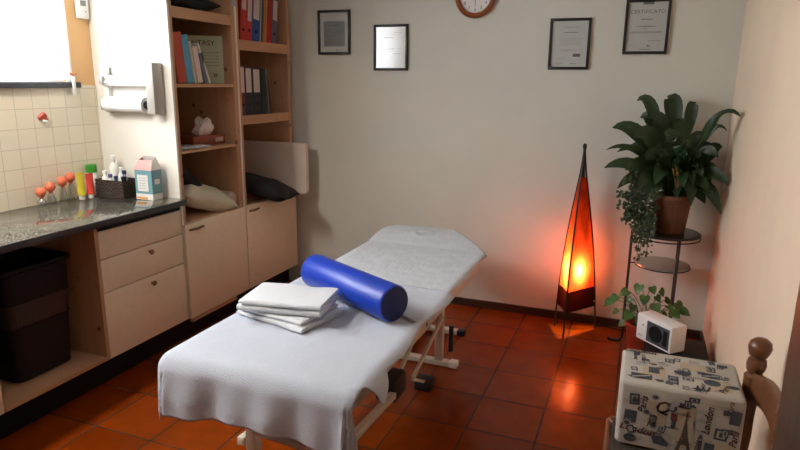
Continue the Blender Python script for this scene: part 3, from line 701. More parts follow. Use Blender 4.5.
def fn(q):
    for a, l in ((-PI / 2, .066), (PI * .62, .048)):
        q.prism([(-.012, -.002), (l, -.0012), (l, .0012), (-.012, .002)], (CXc, YB - .0165, CZc), (math.cos(a), 0, math.sin(a)), (-math.sin(a), 0, math.cos(a)), (0, -.0008, 0))
    q.lathe((CXc, YB - .014, CZc), [(.005, 0), (.005, -.004), (.001, -.004)], 12, axis='Y')
one('hands', mat('clock_black_print', (.02, .02, .02), .6), t, fn, label='black clock hands')
# certificates
def cert(x0, x1, z0, z1, label, design, fw=.017):
    t = thing('picture_frame', ((x0 + x1) / 2, YB, z0), label, 'picture', 'framed certificates')
    def f(q):
        for a in ((x0, x1, z0, z0 + fw), (x0, x1, z1 - fw, z1), (x0, x0 + fw, z0 + fw, z1 - fw), (x1 - fw, x1, z0 + fw, z1 - fw)):
            q.box(a[0], a[1], YB - .022, YB - .001, a[2], a[3], bev=.003)
    one('frame', M_FRAMEB, t, f)
    q = MB(); q.box(x0 + fw - .002, x1 - fw + .002, YB - .010, YB - .004, z0 + fw - .002, z1 - fw + .002)
    y = YB - .0103; W = x1 - x0; H = z1 - z0; cx = (x0 + x1) / 2
    def bar(xa, xb, za, zb, mi=1): q.box(x0 + xa * W, x0 + xb * W, y - .0004, y, z0 + za * H, z0 + zb * H, mi)
    def lines(xa, xb, zs, h=.007, mi=1, word=.05):
        for z in zs:
            xx = xa
            while xx < xb - .01:
                l = min(xb, xx + random.uniform(.4, 1.3) * word); bar(xx, l, z, z + h * random.uniform(.8, 1.2), mi); xx = l + .012
    T = lambda s_, size, fx, fz, mi=1: q.text(s_, size, Matrix.Translation((x0 + fx * W, y - .0006, z0 + fz * H)) @ Matrix.Rotation(PI / 2, 4, 'X'), mi)
    if design == 1:
        bar(.17, .83, .18, .75, 2); lines(.32, .68, (.65,), .018, 1, .2); lines(.22, .55, (.43, .40), .01); lines(.20, .80, (.52, .35, .31, .27, .23), .008); lines(.55, .62, (.09,), .012); lines(.55, .75, (.88,), .006, 3)
    elif design == 2:
        lines(.58, .84, (.82,), .008); lines(.30, .58, (.71,), .012); lines(.18, .80, (.78, .48, .42), .006, 3); lines(.22, .36, (.45, .35)); lines(.56, .80, (.36,), .011); lines(.42, .6, (.46,), .008)
    elif design == 3:
        lines(.35, .72, (.82,), .010, 4, .1); lines(.36, .70, (.72,), .012, 1, .12); lines(.25, .80, (.60, .57, .54, .51, .48), .007, 3); lines(.30, .68, (.385, .37), .008, 4)
        bar(.60, .78, .25, .31, 1); lines(.20, .38, (.21, .12), .008); lines(.55, .70, (.11,), .012); lines(.18, .34, (.10,), .006, 3)
    else:
        T('CERTIFICATO', .032, .5, .74); bar(.38, .62, .90, .955, 1); lines(.40, .60, (.87,), .006, 3); lines(.36, .64, (.63,), .014, 1, .1); lines(.28, .70, (.50,), .014, 1, .09); lines(.40, .52, (.46,), .010)
        lines(.14, .84, (.405, .385), .009); lines(.14, .28, (.29, .24), .006, 3); lines(.55, .84, (.24,), .008); lines(.54, .62, (.14,), .03); lines(.38, .64, (.085,), .009); lines(.14, .24, (.16,), .01, 3)
    q.build('certificate', [M_CERT, M_INK, M_CERTB, mat('pale_grey_print', (.45, .45, .44), .8), mat('pale_red_print', (.55, .35, .32), .8)], t, angle=0)
    bx('glass', M_GLASSF, t, x0 + fw, x1 - fw, YB - .0145, YB - .0125, z0 + fw, z1 - fw, bev=0)
cert(-2.270, -2.010, 1.790, 2.099, 'black framed certificate with blue-grey print, nearest the shelving', 1)
cert(-1.824, -1.565, 1.678, 1.990, 'black framed white certificate left of the clock, reflecting the window', 2)
cert(-.599, -.347, 1.688, 2.001, 'black framed certificate with a small dark stamp, right of the clock', 3)
cert(-.154, .100, 1.780, 2.099, 'black framed certificate headed CERTIFICATO, rightmost and highest', 4)

# ================================================================== MASSAGE TABLE
TX0, TX1, TY0, TZ = -1.50, -.79, 1.62, .635
TYH, TYE = 3.36, 3.66
mt = thing('massage_table', (-1.14, 2.6, 0), 'beige steel massage table under white covers in the middle of the room', 'massage table')
def topz(y): return TZ + (.045 * math.sin(min(1, (y - TYH) / (TYE - TYH)) * PI / 2) if y > TYH else 0)
def edge_x(y, side):
    if side < 0: return TX0 + (.05 * ((y - TYH) / (TYE - TYH)) ** 3 if y > TYH else 0)
    return TX1 - (.27 * ((y - TYH) / (TYE - TYH)) ** 1.15 if y > TYH else 0)
def fn(q):
    secs = []
    for i in range(40):
        y = TY0 + .006 + (TYE - TY0 - .02) * i / 39
        a, b = edge_x(y, -1) + .006, edge_x(y, 1) - .006; z1 = topz(y) - .004; z0 = z1 - .065
        secs.append([(a + .01, y, z0), (a, y, z0 + .012), (a, y, z1 - .014), (a + .014, y, z1), (b - .014, y, z1), (b, y, z1 - .014), (b, y, z0 + .012), (b - .01, y, z0)])
    loft(q, secs, True, True)
one('mattress', M_CREAMV, mt, fn, label='cream upholstered top')
def fn(q):
    for x in (TX0 + .012, TX1 - .047): q.box(x, x + .035, TY0 + .04, 3.34, .535, .582, bev=.003)
    for y in (TY0 + .04, 2.3, 3.29): q.box(TX0 + .047, TX1 - .047, y, y + .04, .54, .58, bev=.003)
one('top_frame', M_STEEL, mt, fn, label='beige steel frame with holes')
for y in (1.83, 1.92, 2.05, 2.14, 2.40, 2.5, 2.62):
    one('frame_hole', M_BLKP, mt, lambda q: q.lathe((TX1 - .012, y, .558), [(.010, 0), (.010, .0012), (.001, .0012)], 14, axis='X'), label='black hole in the frame')
# legs: near post, far post, floor bars with white caps
def leg(x, y, z1=.54):
    q = MB(); q.box(x - .022, x + .022, y - .022, y + .022, .028, z1, bev=.004); return q.build('leg', M_STEEL, mt)
for x, y in ((-1.28, 1.76), (-.97, 3.14), (-1.36, 3.14)): leg(x, y)
for y, x0, x1 in ((1.76, -1.42, -.92), (3.14, -1.45, -.90), (3.60, -1.40, -.985)):
    o = bx('floor_bar', M_STEEL, mt, x0, x1, y - .024, y + .024, .004, .034, bev=.004)
    bx('end_cap', M_WHITE if y < 3.5 else M_RUBBER, o, x1 - .004, x1 + .045, y - .027, y + .027, .002, .040, bev=.006)
    bx('end_cap', M_WHITE if y < 3.5 else M_RUBBER, o, x0 - .045, x0 + .004, y - .027, y + .027, .002, .040, bev=.006)
def bar(name, m_, p0, p1, w_=.02, h=.014, **k):
    p0, p1 = Vector(p0), Vector(p1); d = p1 - p0; qm = d.to_track_quat('X', 'Z').to_matrix().to_4x4()
    q = MB(); q.M = Matrix.Translation(p0) @ qm; q.box(0, d.length, -w_ / 2, w_ / 2, -h / 2, h / 2, bev=.003); return q.build(name, m_, mt, **k)
bar('lower_rail', M_STEEL, (-.97, 1.78, .21), (-.97, 2.45, .165), .03, .034)
bar('lower_rail', M_STEEL, (-1.36, 1.78, .21), (-1.36, 2.45, .165), .03, .034)
bar('lower_rail', M_STEEL, (-1.20, 3.14, .032), (-1.20, 3.60, .032), .03, .03)
bar('scissor_bar', M_STEEL, (-.95, 3.13, .30), (-.95, 2.64, .155), .016, .022)
bar('scissor_bar', M_STEEL, (-.95, 2.64, .150), (-.95, 2.82, .05), .014, .016)
bar('scissor_bar', M_STEEL, (-.985, 3.10, .50), (-.985, 2.45, .17), .016, .026)
bar('scissor_bar', M_STEEL, (-1.34, 3.10, .50), (-1.34, 2.45, .17), .016, .026)
one('cross_tube', M_GREYST, mt, lambda q: q.tube([(-1.255, 1.735, .31), (-.84, 1.735, .285)], .018, 14), label='grey-blue round cross tube')
bx('motor_box', M_RUBBER, mt, -1.06, -.955, 2.42, 2.56, .13, .24, bev=.008, label='black control box')
bx('rubber_foot', M_RUBBER, mt, -1.0, -.91, 2.80, 2.90, .002, .055, bev=.008, label='black rubber foot')
one('gas_spring', M_RUBBER, mt, lambda q: q.tube([(-.93, 3.24, .05), (-.93, 3.24, .21)], .014, 12), label='black gas spring')
def fn(q): q.lathe((-1.23, 1.70, .12), [(.004, -.018), (.032, -.018), (.038, -.01), (.038, .01), (.032, .018), (.004, .018)], 20, axis='X'); q.box(-1.255, -1.205, 1.69, 1.735, .12, .20)
one('castor', M_RUBBER, mt, fn, label='black castor')
one('cable', M_WHITE, mt, lambda q: q.tube([(-1.02, 1.72, .31), (-1.03, 1.715, .24), (-1.025, 1.71, .16), (-1.04, 1.72, .05), (-1.07, 1.80, .01)], .005, 6), label='thin white cable')

# covers
HOLE = at(423, 233, Z=.675)
def drape(q, x0, x1, y0, y1, ml, mr, mn, mf, z0, nu, nv, fold, seed, bulge=0.0, xfun=True, wr=.002, R=.028, dent=0.0):
    """sheet lying on the table top and hanging over the margins ml, mr (sides), mn (near), mf (far)"""
    def f(u, v):
        U = lambda a: a
        s_ = (x0 - ml(v)) + (x1 - x0 + ml(v) + mr(v)) * u
        t_ = (y0 - mn(u)) + (y1 + mf(u) - y0 + mn(u)) * v
        cy = min(max(t_, y0), y1)
        ex0, ex1 = (max(x0, edge_x(cy, -1)), min(x1, edge_x(cy, 1))) if xfun else (x0, x1)
        cx = min(max(s_, ex0), ex1)
        dx, dy = s_ - cx, t_ - cy; d = math.hypot(dx, dy)
        zt = topz(cy) + z0
        nz = noise.noise(Vector((s_ * 7, t_ * 4, seed))) * wr + noise.noise(Vector((s_ * 22, t_ * 16, seed + 3))) * wr * .45
        zt += dent * math.exp(-((math.hypot(cx - HOLE.x, cy - HOLE.y) - .05) / .014) ** 2)
        if d < 1e-6: return (cx, cy, zt + nz)
        ux, uy = dx / d, dy / d
        if d < R * PI / 2: a = d / R; out, dn = R * math.sin(a), R * (1 - math.cos(a))
        else: out, dn = R, R + (d - R * PI / 2)
        hang = max(0, d - R)
        ph = (s_ * abs(uy) + t_ * abs(ux)) * 17 + seed + 2.2 * math.atan2(uy, ux)
        out += fold * (1 - .9 * min(1, 2.2 * min(abs(ux), abs(uy)))) * min(1, hang / .12) * (.55 + .6 * math.sin(ph) + .4 * math.sin(ph * 2.3 + 1.7)) + .05 * hang
        return (cx + ux * out, cy + uy * out, zt - dn + nz * .4)
    q.grid(f, nu, nv)
def smooth(x): x = min(1, max(0, x)); return x * x * (3 - 2 * x)
# paper sheet over the head half
q = MB()
drape(q, TX0, TX1, 2.30, TYE, lambda v: .06, lambda v: .038 + .014 * math.sin(v * 17) + .02 * smooth((v - .75) / .2), lambda u: 0, lambda u: .055 + .05 * u, .002, 60, 110, .006, 2.0, wr=.005, dent=.010)
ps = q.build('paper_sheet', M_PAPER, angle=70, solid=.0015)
tag(ps, 'creased white paper sheet over the head half of the massage table', 'sheet')
# terry cover over the foot half
q = MB()
drape(q, TX0, TX1, TY0, 2.62, lambda v: .05 + .12 * smooth((.25 - v) / .2), lambda v: .045 + .012 * math.sin(v * 14 + 1.0) + .10 * smooth((.40 - v) / .07) * smooth((v - .27) / .06) + .11 * smooth((.20 - v) / .10),
      lambda u: .235 + .015 * math.sin(u * 9) + .10 * smooth((u - .86) / .12), lambda u: 0, .007, 120, 150, .020, 5.0, wr=.004, R=.06)
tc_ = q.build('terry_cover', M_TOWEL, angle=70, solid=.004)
tag(tc_, 'white terry cover draped over the near end of the massage table', 'towel')

# folded towels
def towel(cx, cy, z, rot, wx, dy, h, label, seed, first=[None]):
    q = MB(); q.M = Matrix.Translation((cx, cy, z)) @ Matrix.Rotation(rot, 4, 'Z')
    n = 10; R = h / 2; prof = []
    for k in range(n + 1): a = PI / 2 + PI * k / n; prof.append((-dy / 2 + R + R * math.cos(a), R + R * math.sin(a)))
    prof += [(dy / 2 - .004, 0), (dy / 2, .003), (dy / 2, R * .8), (dy / 2 - .003, R - .0015), (-dy / 2 + R * 1.1, R - .0012), (-dy / 2 + R * .9, R), (-dy / 2 + R * 1.1, R + .0012), (dy / 2 - .006, R + .0015), (dy / 2 - .004, R * 1.2), (dy / 2 - .004, h - .003), (dy / 2 - .008, h)]
    N = 26; secs = []
    for i in range(N + 1):
        x = -wx / 2 + wx * i / N; e = .006 * smooth((abs(x) - wx / 2 + .02) / .02)
        secs.append([(x + .004 * noise.noise(Vector((y * 20, zz * 90, seed))), y + .006 * noise.noise(Vector((x * 9, seed, zz * 40))), (zz - h / 2) * (1 - e / h * .9) + h / 2 + (.004 * noise.noise(Vector((x * 8, y * 8, seed))) if zz > h * .6 else 0)) for y, zz in prof])
    loft(q, secs, True, True)
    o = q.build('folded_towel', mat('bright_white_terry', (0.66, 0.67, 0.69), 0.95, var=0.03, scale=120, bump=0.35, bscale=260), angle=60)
    return tag(o, label, 'towel', 'folded towels in the stack')
z = TZ + .0125
towel(-1.295, 2.075, z, math.radians(-13), .36, .26, .021, 'white folded towel at the bottom of the stack', 1.3); z += .0235
towel(-1.305, 2.08, z, math.radians(-9), .335, .25, .018, 'white folded towel second from the bottom of the stack', 4.1); z += .0205
towel(-1.297, 2.07, z, math.radians(8), .355, .235, .026, 'thick white folded towel second from the top of the stack', 7.7); z += .0285
towel(-1.292, 2.072, z, math.radians(9), .345, .235, .022, 'white folded towel on top of the stack', 9.2)

# bolster
A = Vector((-1.385, 2.440, TZ + .0125 + .078)); B = Vector((-.862, 2.165, TZ + .0125 + .078)); RB = .078
bo = thing('bolster', ((A + B) / 2) - Vector((0, 0, .08)), 'shiny blue cylindrical bolster lying across the massage table', 'bolster')
def fn(q):
    d = (B - A); L_ = d.length; q.M = Matrix.Translation(A) @ d.to_track_quat('Z', 'Y').to_matrix().to_4x4()
    q.lathe((0, 0, 0), [(.001, .004), (RB * .6, .002), (RB - .010, 0), (RB - .003, .003), (RB, .010), (RB, L_ - .010), (RB - .003, L_ - .003), (RB - .006, L_)], 48, cap0=True, cap1=False)
one('bolster_cover', M_BLUE, bo, fn, angle=40)
def fn(q):
    d = (B - A); L_ = d.length; q.M = Matrix.Translation(A) @ d.to_track_quat('Z', 'Y').to_matrix().to_4x4()
    q.lathe((0, 0, 0), [(RB - .006, L_), (RB - .010, L_ + .001), (.001, L_ + .003)], 48, cap0=False)
one('end_cap', M_NAVY, bo, fn, label='dark navy end')
q = MB(); q.M = Matrix.Translation((-.845, 2.23, TZ + .014)) @ Matrix.Rotation(math.radians(-35), 4, 'Z'); q.box(-.012, .075, -.009, .009, 0, .003, bev=.001)
for i in range(6): q.box(.0 + i * .012, .004 + i * .012, -.007, .007, .003, .004)
q.build('strap_tab', mat('grey_webbing', (.22, .21, .20), .6), bo, label='grey strap end')

# ================================================================== RED FLOOR LAMP
AP = Vector((-.315, 3.955, 1.215))
FEET = [Vector((-.345, 3.815, 0)), Vector((-.425, 4.00, 0)), Vector((-.165, 4.055, 0))]
lp = thing('floor_lamp', (-.31, 3.95, 0), 'tall pyramid floor lamp with glowing red paper shade on thin dark poles', 'lamp')
def pole(i, z):
    k = z / 1.215; p = FEET[i].lerp(AP, k); c = (FEET[0] + FEET[1] + FEET[2]) / 3
    o = (FEET[i] - c).normalized(); b_ = .020 * math.sin(PI * min(1, k * 1.15)) if k < .87 else 0
    return Vector((p.x + o.x * b_, p.y + o.y * b_, z))
for i in range(3):
    one('pole', mat('dark_lamp_wood', (.02, .012, .008), .5), lp, lambda q: q.tube([pole(i, .002 + j * .05) for j in range(25)], .0055 if i else .006, 8))
one('finial', mat('dark_lamp_wood', (.02, .012, .008), .5), lp, lambda q: (q.lathe((AP.x, AP.y, 1.03), [(.016, 0), (.011, .05), (.008, .17), (.011, .185), (.013, .195), (.010, .206), (.002, .212)], 14)))
def shade(q, z0, z1, n):
    rings = []
    for j in range(n + 1):
        z = z0 + (z1 - z0) * j / n; P = [pole(i, z) for i in range(3)]; c = sum(P, Vector()) / 3; r = []
        for i in range(3):
            for k in range(6):
                p = P[i].lerp(P[(i + 1) % 3], k / 6); s_ = math.sin(PI * k / 6)
                p = p.lerp(Vector((c.x, c.y, z)), .10 * s_ + .02 * noise.noise(Vector((k * 1.3 + i * 7, z * 12, 2))) * s_)
                r.append(p)
        rings.append(r)
    loft(q, rings, False, False)
one('lamp_shade', mixmat('red_paper_shade', (.42, .035, .015), .70, .02, (.80, .115, .026), var=.4), lp, lambda q: shade(q, .30, 1.03, 24), angle=50, label='glowing red paper shade')
one('shade_base', mixmat('dark_red_shade_base', (.035, .006, .005), .4, .0, (.05, .005, .003)), lp, lambda q: shade(q, .165, .2995, 5), angle=50, label='dark lower band of the shade')
one('wire', M_IRON, lp, lambda q: q.tube([pole(0, .165), pole(1, .165), pole(2, .165), pole(0, .165)], .003, 6))
bc_ = Vector((-.305, 3.955, .43))
one('bulb', emit('warm_bulb', (1, .62, .25), 40), lp, lambda q: q.lathe(bc_ - Vector((0, 0, .05)), [(.010, 0), (.011, .024), (.017, .038), (.021, .052), (.017, .068), (.009, .075), (.001, .077)], 18))
one('bulb_socket', M_WHITE, lp, lambda q: (q.tube([bc_ + Vector((0, 0, -.052)), bc_ + Vector((0, 0, -.10))], .017, 12), q.tube([bc_ + Vector((0, 0, -.10)), Vector((bc_.x, bc_.y, .20))], .005, 6), q.tube([pole(1, .20), Vector((bc_.x, bc_.y, .20)), pole(2, .20)], .004, 6)))
pl = bpy.data.lights.new('lamp_glow', 'POINT'); pl.energy = 44; pl.color = (1, .66, .34); pl.shadow_soft_size = .026
po = bpy.data.objects.new('lamp_glow', pl); COL.objects.link(po); po.location = bc_ - Vector(lp.location) + Vector((.004, -.010, .002)); po.parent = lp
cord = MB(); cord.tube([(-.17, 4.10, .006), (-.10, 4.11, .006), (0, 4.08, .007), (.08, 4.11, .006), (.2, 4.12, .006), (.4, 4.11, .006)], .004, 6)
tag(cord.build('power_cord', M_BLKP), 'thin black power cord running from the red lamp along the skirting', 'cord')

# ================================================================== PLANT STAND AND PLANTS
SX, SY, SZ, SR = .195, 3.905, .742, .188
ps = thing('plant_stand', (SX, SY, 0), 'round black iron plant stand with a glass lower shelf in the corner', 'plant stand')
def ringpts(z, r, n=40): return [(SX + r * math.cos(2 * PI * i / n), SY + r * math.sin(2 * PI * i / n), z) for i in range(n + 1)]
one('top_ring', M_IRON, ps, lambda q: (q.tube(ringpts(SZ - .006, SR), .007, 8), q.tube(ringpts(SZ - .028, SR + .004), .004, 8)))
one('top_plate', mat('dark_glass_plate', (.02, .024, .02), .2), ps, lambda q: q.lathe((SX, SY, SZ - .008), [(.001, 0), (SR - .008, 0), (SR - .008, .008), (.001, .008)], 40))
one('glass_shelf', M_GLSHELF, ps, lambda q: q.lathe((SX, SY, .535), [(.001, 0), (.155, 0), (.155, .008), (.001, .008)], 40), label='frosted glass lower shelf')
one('shelf_ring', M_IRON, ps, lambda q: q.tube(ringpts(.530, .155), .004, 8))
for a in (183, 292, 62):
    c, s_ = math.cos(math.radians(a)), math.sin(math.radians(a))
    def fn(q):
        q.tube([(SX + c * SR, SY + s_ * SR, SZ - .01), (SX + c * SR * 1.0, SY + s_ * SR, .03), (SX + c * (SR + .02), SY + s_ * (SR + .02), .008), (SX + c * (SR + .07), SY + s_ * (SR + .07), .008), (SX + c * (SR + .085), SY + s_ * (SR + .085), .02)][: (5 if a != 62 else 3)], .008, 8)
        q.tube([(SX + c * SR, SY + s_ * SR, .530), (SX + c * .155, SY + s_ * .155, .530)], .004, 6)
    one('leg', M_IRON, ps, fn)

def leaf(q, b, tip, wd, lift=.12, mi=0, n=12, ST=.36, fold=.25, sharp=1.0, side=None, face=None):
    b, tip = Vector(b), Vector(tip); c = b.lerp(tip, .52) + Vector((0, 0, lift))
    P = []; ln = (tip - b)
    hd = Vector((ln.x, ln.y, 0)); sd = Vector((-hd.y, hd.x, 0))
    sd = sd.normalized() if sd.length > 1e-4 else Vector((1, 0, 0))
    if side is not None: sd = Vector(side).normalized()
    rows = []
    for i in range(n + 1):
        t_ = i / n; p = b * (1 - t_) ** 2 + c * 2 * t_ * (1 - t_) + tip * t_ ** 2
        tan = ((c - b) * (1 - t_) + (tip - c) * t_).normalized()
        if face is not None: sd = tan.cross(Vector(face)).normalized()
        nm = tan.cross(sd).normalized()
        if (nm.dot(Vector(face)) if face is not None else nm.z) < 0: nm = -nm
        k = 0 if t_ < ST else (t_ - ST) / (1 - ST)
        w_ = .003 if t_ < ST else max(.0012, wd * (math.sin(PI * min(1, k ** .85 * .96 + .04)) ** .7) * (1 - .2 * k))
        e = w_ * fold
        rows.append([p - sd * w_ + nm * e, p - sd * w_ * .5 + nm * e * .35, p, p + sd * w_ * .5 + nm * e * .35, p + sd * w_ + nm * e])
    vs = [[q.v(p) for p in r] for r in rows]
    for i in range(n):
        for j in range(4): q.face((vs[i][j], vs[i][j + 1], vs[i + 1][j + 1], vs[i + 1][j]), mi)

# peace lily
PX, PY = .215, 3.905
pt = thing('potted_peace_lily', (PX, PY, SZ), 'large dark green leafy plant in a brown pot on the plant stand', 'plant')
one('pot', M_TERRA, pt, lambda q: q.lathe((PX, PY, SZ + .001), [(.001, 0), (.078, 0), (.082, .006), (.100, .20), (.106, .204), (.107, .228), (.098, .230), (.094, .205), (.001, .200)], 36, cap0=False, cap1=False))
one('soil', M_SOIL, pt, lambda q: q.lathe((PX, PY, SZ + .202), [(.001, .012), (.06, .010), (.0935, .003)], 24, cap0=False, cap1=False))
q = MB(); rnd = random.Random(3)
tips = [(604, 168, 3.78, .035, .16), (612, 128, 3.92, .040, .16), (637, 101, 3.98, .032, .14), (668, 101, 4.02, .045, .10), (694, 105, 3.95, .030, .12), (741, 117, 3.58, .026, .12), (727, 131, 3.80, .014, .14),
        (717, 157, 3.80, .034, .14), (728, 185, 3.74, .036, .18), (721, 214, 3.70, .036, .22), (691, 206, 3.72, .040, .22), (617, 152, 3.85, .022, .14), (617, 189, 3.78, .030, .20), (606, 150, 3.95, .018, .15),
        (650, 118, 3.90, .045, .12), (684, 122, 3.86, .048, .12), (634, 138, 3.80, .050, .14), (646, 160, 3.70, .052, .16), (625, 170, 3.72, .044, .18), (668, 140, 3.74, .048, .14), (704, 140, 3.86, .040, .14), (702, 176, 3.74, .036, .18),
        (712, 198, 3.78, .030, .2), (637, 190, 3.72, .044, .22), (655, 185, 3.70, .040, .22), (675, 120, 4.05, .04, .1), (640, 118, 4.06, .04, .12), (660, 150, 4.05, .05, .12), (630, 148, 4.0, .045, .14), (690, 150, 4.02, .05, .12), (645, 205, 3.76, .04, .24), (628, 203, 3.84, .035, .22)]
for px, py, Y, wd, lift in tips:
    tp = at(px, py, Y=Y); lift = max(lift, .55 * (tp.z - SZ - .2) + .05); a = math.atan2(tp.y - PY, tp.x - PX); r0 = rnd.uniform(.01, .045)
    leaf(q, (PX + r0 * math.cos(a), PY + r0 * math.sin(a), SZ + .205), tp, wd * 1.25, lift + rnd.uniform(0, .05), fold=rnd.uniform(.1, .4), face=(rnd.uniform(-.35, .35), -.8, rnd.uniform(.25, .8)))
for i in range(64):
    a = rnd.uniform(0, 2 * PI); r = rnd.uniform(.10, .27); h = rnd.uniform(.10, .46)
    tx = PX + r * math.cos(a); ty = min(4.10, PY + r * math.sin(a)); tx = min(.44, tx)
    leaf(q, (PX + .03 * math.cos(a), PY + .03 * math.sin(a), SZ + .205), (tx, ty, SZ + .1 + h), rnd.uniform(.030, .048), rnd.uniform(.10, .26), fold=rnd.uniform(.1, .4), face=(rnd.uniform(-.5, .5), -.7, rnd.uniform(.2, .8)))
q.build('foliage', M_GREEN, pt, angle=80, label='broad glossy drooping leaves', weld=False)
one('flower_spike', mat('yellow_flower', (.30, .20, .06), .6), pt, lambda q: [q.tube([at(678 + dx * .3, 190, Y=3.80), at(676 + dx, 164 + dy, Y=3.74)], [.002, .005], 7) for dx, dy in ((0, 0), (2, 8), (-3, 5))], label='small yellowish spikes')

# ivy
IX, IY = .075, 3.845
iv = thing('potted_ivy', (IX, IY, SZ), 'small-leaved ivy trailing down the left side of the plant stand', 'plant')
one('pot', M_SOIL, iv, lambda q: q.lathe((IX, IY, SZ + .001), [(.001, 0), (.032, 0), (.042, .075), (.044, .08), (.036, .08), (.034, .07), (.001, .068)], 24, cap0=False, cap1=False), label='small dark pot')
q = MB(); st = MB(); rnd = random.Random(11)
def ivyleaf(q, p, s_, nrm):
    nrm = Vector(nrm).normalized(); u = nrm.orthogonal().normalized(); u.rotate(Matrix.Rotation(rnd.uniform(0, 6.3), 3, nrm)); w_ = nrm.cross(u)
    cs = [(0, -.5), (.55, -.45), (.35, 0), (.6, .35), (.2, .35), (0, 1), (-.2, .35), (-.6, .35), (-.35, 0), (-.55, -.45)]
    c = q.v(Vector(p) + nrm * s_ * .15); vs = [q.v(Vector(p) + u * a * s_ + w_ * b_ * s_) for a, b_ in cs]
    for i in range(len(vs)): q.face((c, vs[i], vs[(i + 1) % len(vs)]))
ends = [(622, 205), (626, 222), (621, 193), (630, 215), (634, 228), (636, 240), (640, 252), (645, 245), (648, 232), (641, 222), (628, 180), (633, 170), (650, 215), (655, 205), (646, 258), (637, 258), (652, 222), (645, 210), (636, 205), (630, 195), (656, 195), (640, 195), (650, 228), (627, 212)]
for k, (px, py) in enumerate(ends):
    e = at(px, py, Y=rnd.uniform(3.66, 3.80)); b_ = Vector((IX, IY, SZ + .072)); c = Vector((e.x, e.y, max(e.z, SZ + .10) + .02))
    path = [b_ * (1 - t_) ** 2 + c * 2 * t_ * (1 - t_) + e * t_ ** 2 for t_ in [i / 12 for i in range(13)]]
    st.tube(path, .0016, 5)
    for i in range(34):
        p = path[rnd.randint(2, 12)] + Vector((rnd.uniform(-.028, .028), rnd.uniform(-.028, .02), rnd.uniform(-.02, .02)))
        ivyleaf(q, p, rnd.uniform(.011, .021), (rnd.uniform(-1, 1), -1, rnd.uniform(-.3, 1)))
q.build('foliage', M_GREEN2, iv, angle=0, weld=False, label='small pale-edged ivy leaves'); st.build('stems', mat('brown_stem', (.06, .04, .02), .7), iv)

# pothos on the floor
OX, OY = .12, 3.80
po_ = thing('potted_pothos', (OX, OY, 0), 'light green pothos in a red pot on the floor under the plant stand', 'plant')
one('pot', M_REDPOT, po_, lambda q: q.lathe((OX, OY, .001), [(.001, 0), (.075, 0), (.098, .165), (.104, .168), (.104, .185), (.094, .185), (.090, .16), (.001, .155)], 32, cap0=False, cap1=False))
one('soil', M_SOIL, po_, lambda q: q.lathe((OX, OY, .157), [(.001, .008), (.0895, .002)], 24, cap0=False, cap1=False))
q = MB(); st = MB(); rnd = random.Random(5)
def heart(q, p, dirv, s_, nrm):
    d = Vector(dirv).normalized(); nrm = Vector(nrm); nrm = (nrm - d * nrm.dot(d)).normalized(); sd = d.cross(nrm)
    cs = [(.0, 0), (.32, -.16), (.58, .02), (.62, .35), (.45, .75), (.16, 1.08), (0, 1.25)]
    mid = [q.v(Vector(p) + d * t_ * s_ + nrm * (-.10 * t_ * t_) * s_) for t_ in (0, -.0, .15, .4, .75, 1.05, 1.25)]
    for sg in (1, -1):
        out = [q.v(Vector(p) + sd * (sg * a * s_) + d * b_ * s_ + nrm * (a * .25 - .12 * b_ * b_) * s_) for a, b_ in cs]
        for i in range(1, 6): q.face((mid[i], mid[i + 1], out[i + 1], out[i]))
        q.face((mid[0], out[1], mid[1])) if False else None
lt = [(628, 291), (612, 300), (618, 310), (640, 285), (652, 287), (665, 300), (672, 312), (634, 305), (645, 296), (655, 304), (625, 322), (638, 318), (660, 290), (648, 312), (668, 306), (632, 298), (676, 303), (642, 330), (617, 296), (656, 296), (630, 312), (662, 314), (680, 310)]
for px, py in lt:
    e = at(px, py, Y=rnd.uniform(3.64, 3.86)); b_ = Vector((OX + rnd.uniform(-.04, .04), OY + rnd.uniform(-.04, .04), .16)); c = b_.lerp(e, .5) + Vector((0, 0, .09))
    path = [b_ * (1 - t_) ** 2 + c * 2 * t_ * (1 - t_) + e * t_ ** 2 for t_ in [i / 8 for i in range(9)]]
    st.tube(path, .0022, 5); d = Vector((e.x - OX, (e.y - OY) - .02, -.05)); d.normalize()
    heart(q, e, d + Vector((0, 0, rnd.uniform(-.9, .0))), rnd.uniform(.035, .052), (rnd.uniform(-.4, .4), -.7, 1))
q.build('foliage', M_GREEN3, po_, angle=60, weld=False, label='heart-shaped light green leaves'); st.build('stems', mat('green_stem', (.08, .13, .03), .6), po_)

# ================================================================== HEATER ON A DARK CRATE
ct = thing('storage_crate', (.29, 3.47, 0), 'low black crate under the white fan heater by the right wall', 'crate')
def fn(q):
    q.box(.13, .44, 3.33, 3.62, .002, .012)
    for a in ((.13, .44, 3.33, 3.342), (.13, .44, 3.608, 3.62), (.13, .142, 3.342, 3.608), (.428, .44, 3.342, 3.608)): q.box(*a, .012, .17)
    q.box(.125, .445, 3.325, 3.625, .17, .188, bev=.003)
one('crate_body', M_BLKP, ct, fn)
for x in (.124, .444): bx('handle', M_BLKP, ct, x - .006, x + .008, 3.42, 3.50, .12, .14)
hc = Vector((.205, 3.478, .1895))
ht = thing('fan_heater', hc, 'white box fan heater with black round grille behind the patterned pouf', 'heater')
dirx = Vector((.170, -.175, 0)).normalized()
HM = Matrix.Translation(hc) @ Matrix.Rotation(math.atan2(dirx.y, dirx.x), 4, 'Z')
def hp(name, m_, f, parent=ht, **k):
    q = MB(); q.M = HM; f(q); return q.build(name, m_, parent, **k)
hp('housing', M_WHITE, lambda q: q.box(-.125, .125, -.055, .055, .004, .155, bev=.008))
for x in (-.09, .09): hp('foot', M_RUBBER, lambda q: q.box(x - .015, x + .015, -.045, .045, 0, .005), label='black rubber foot')
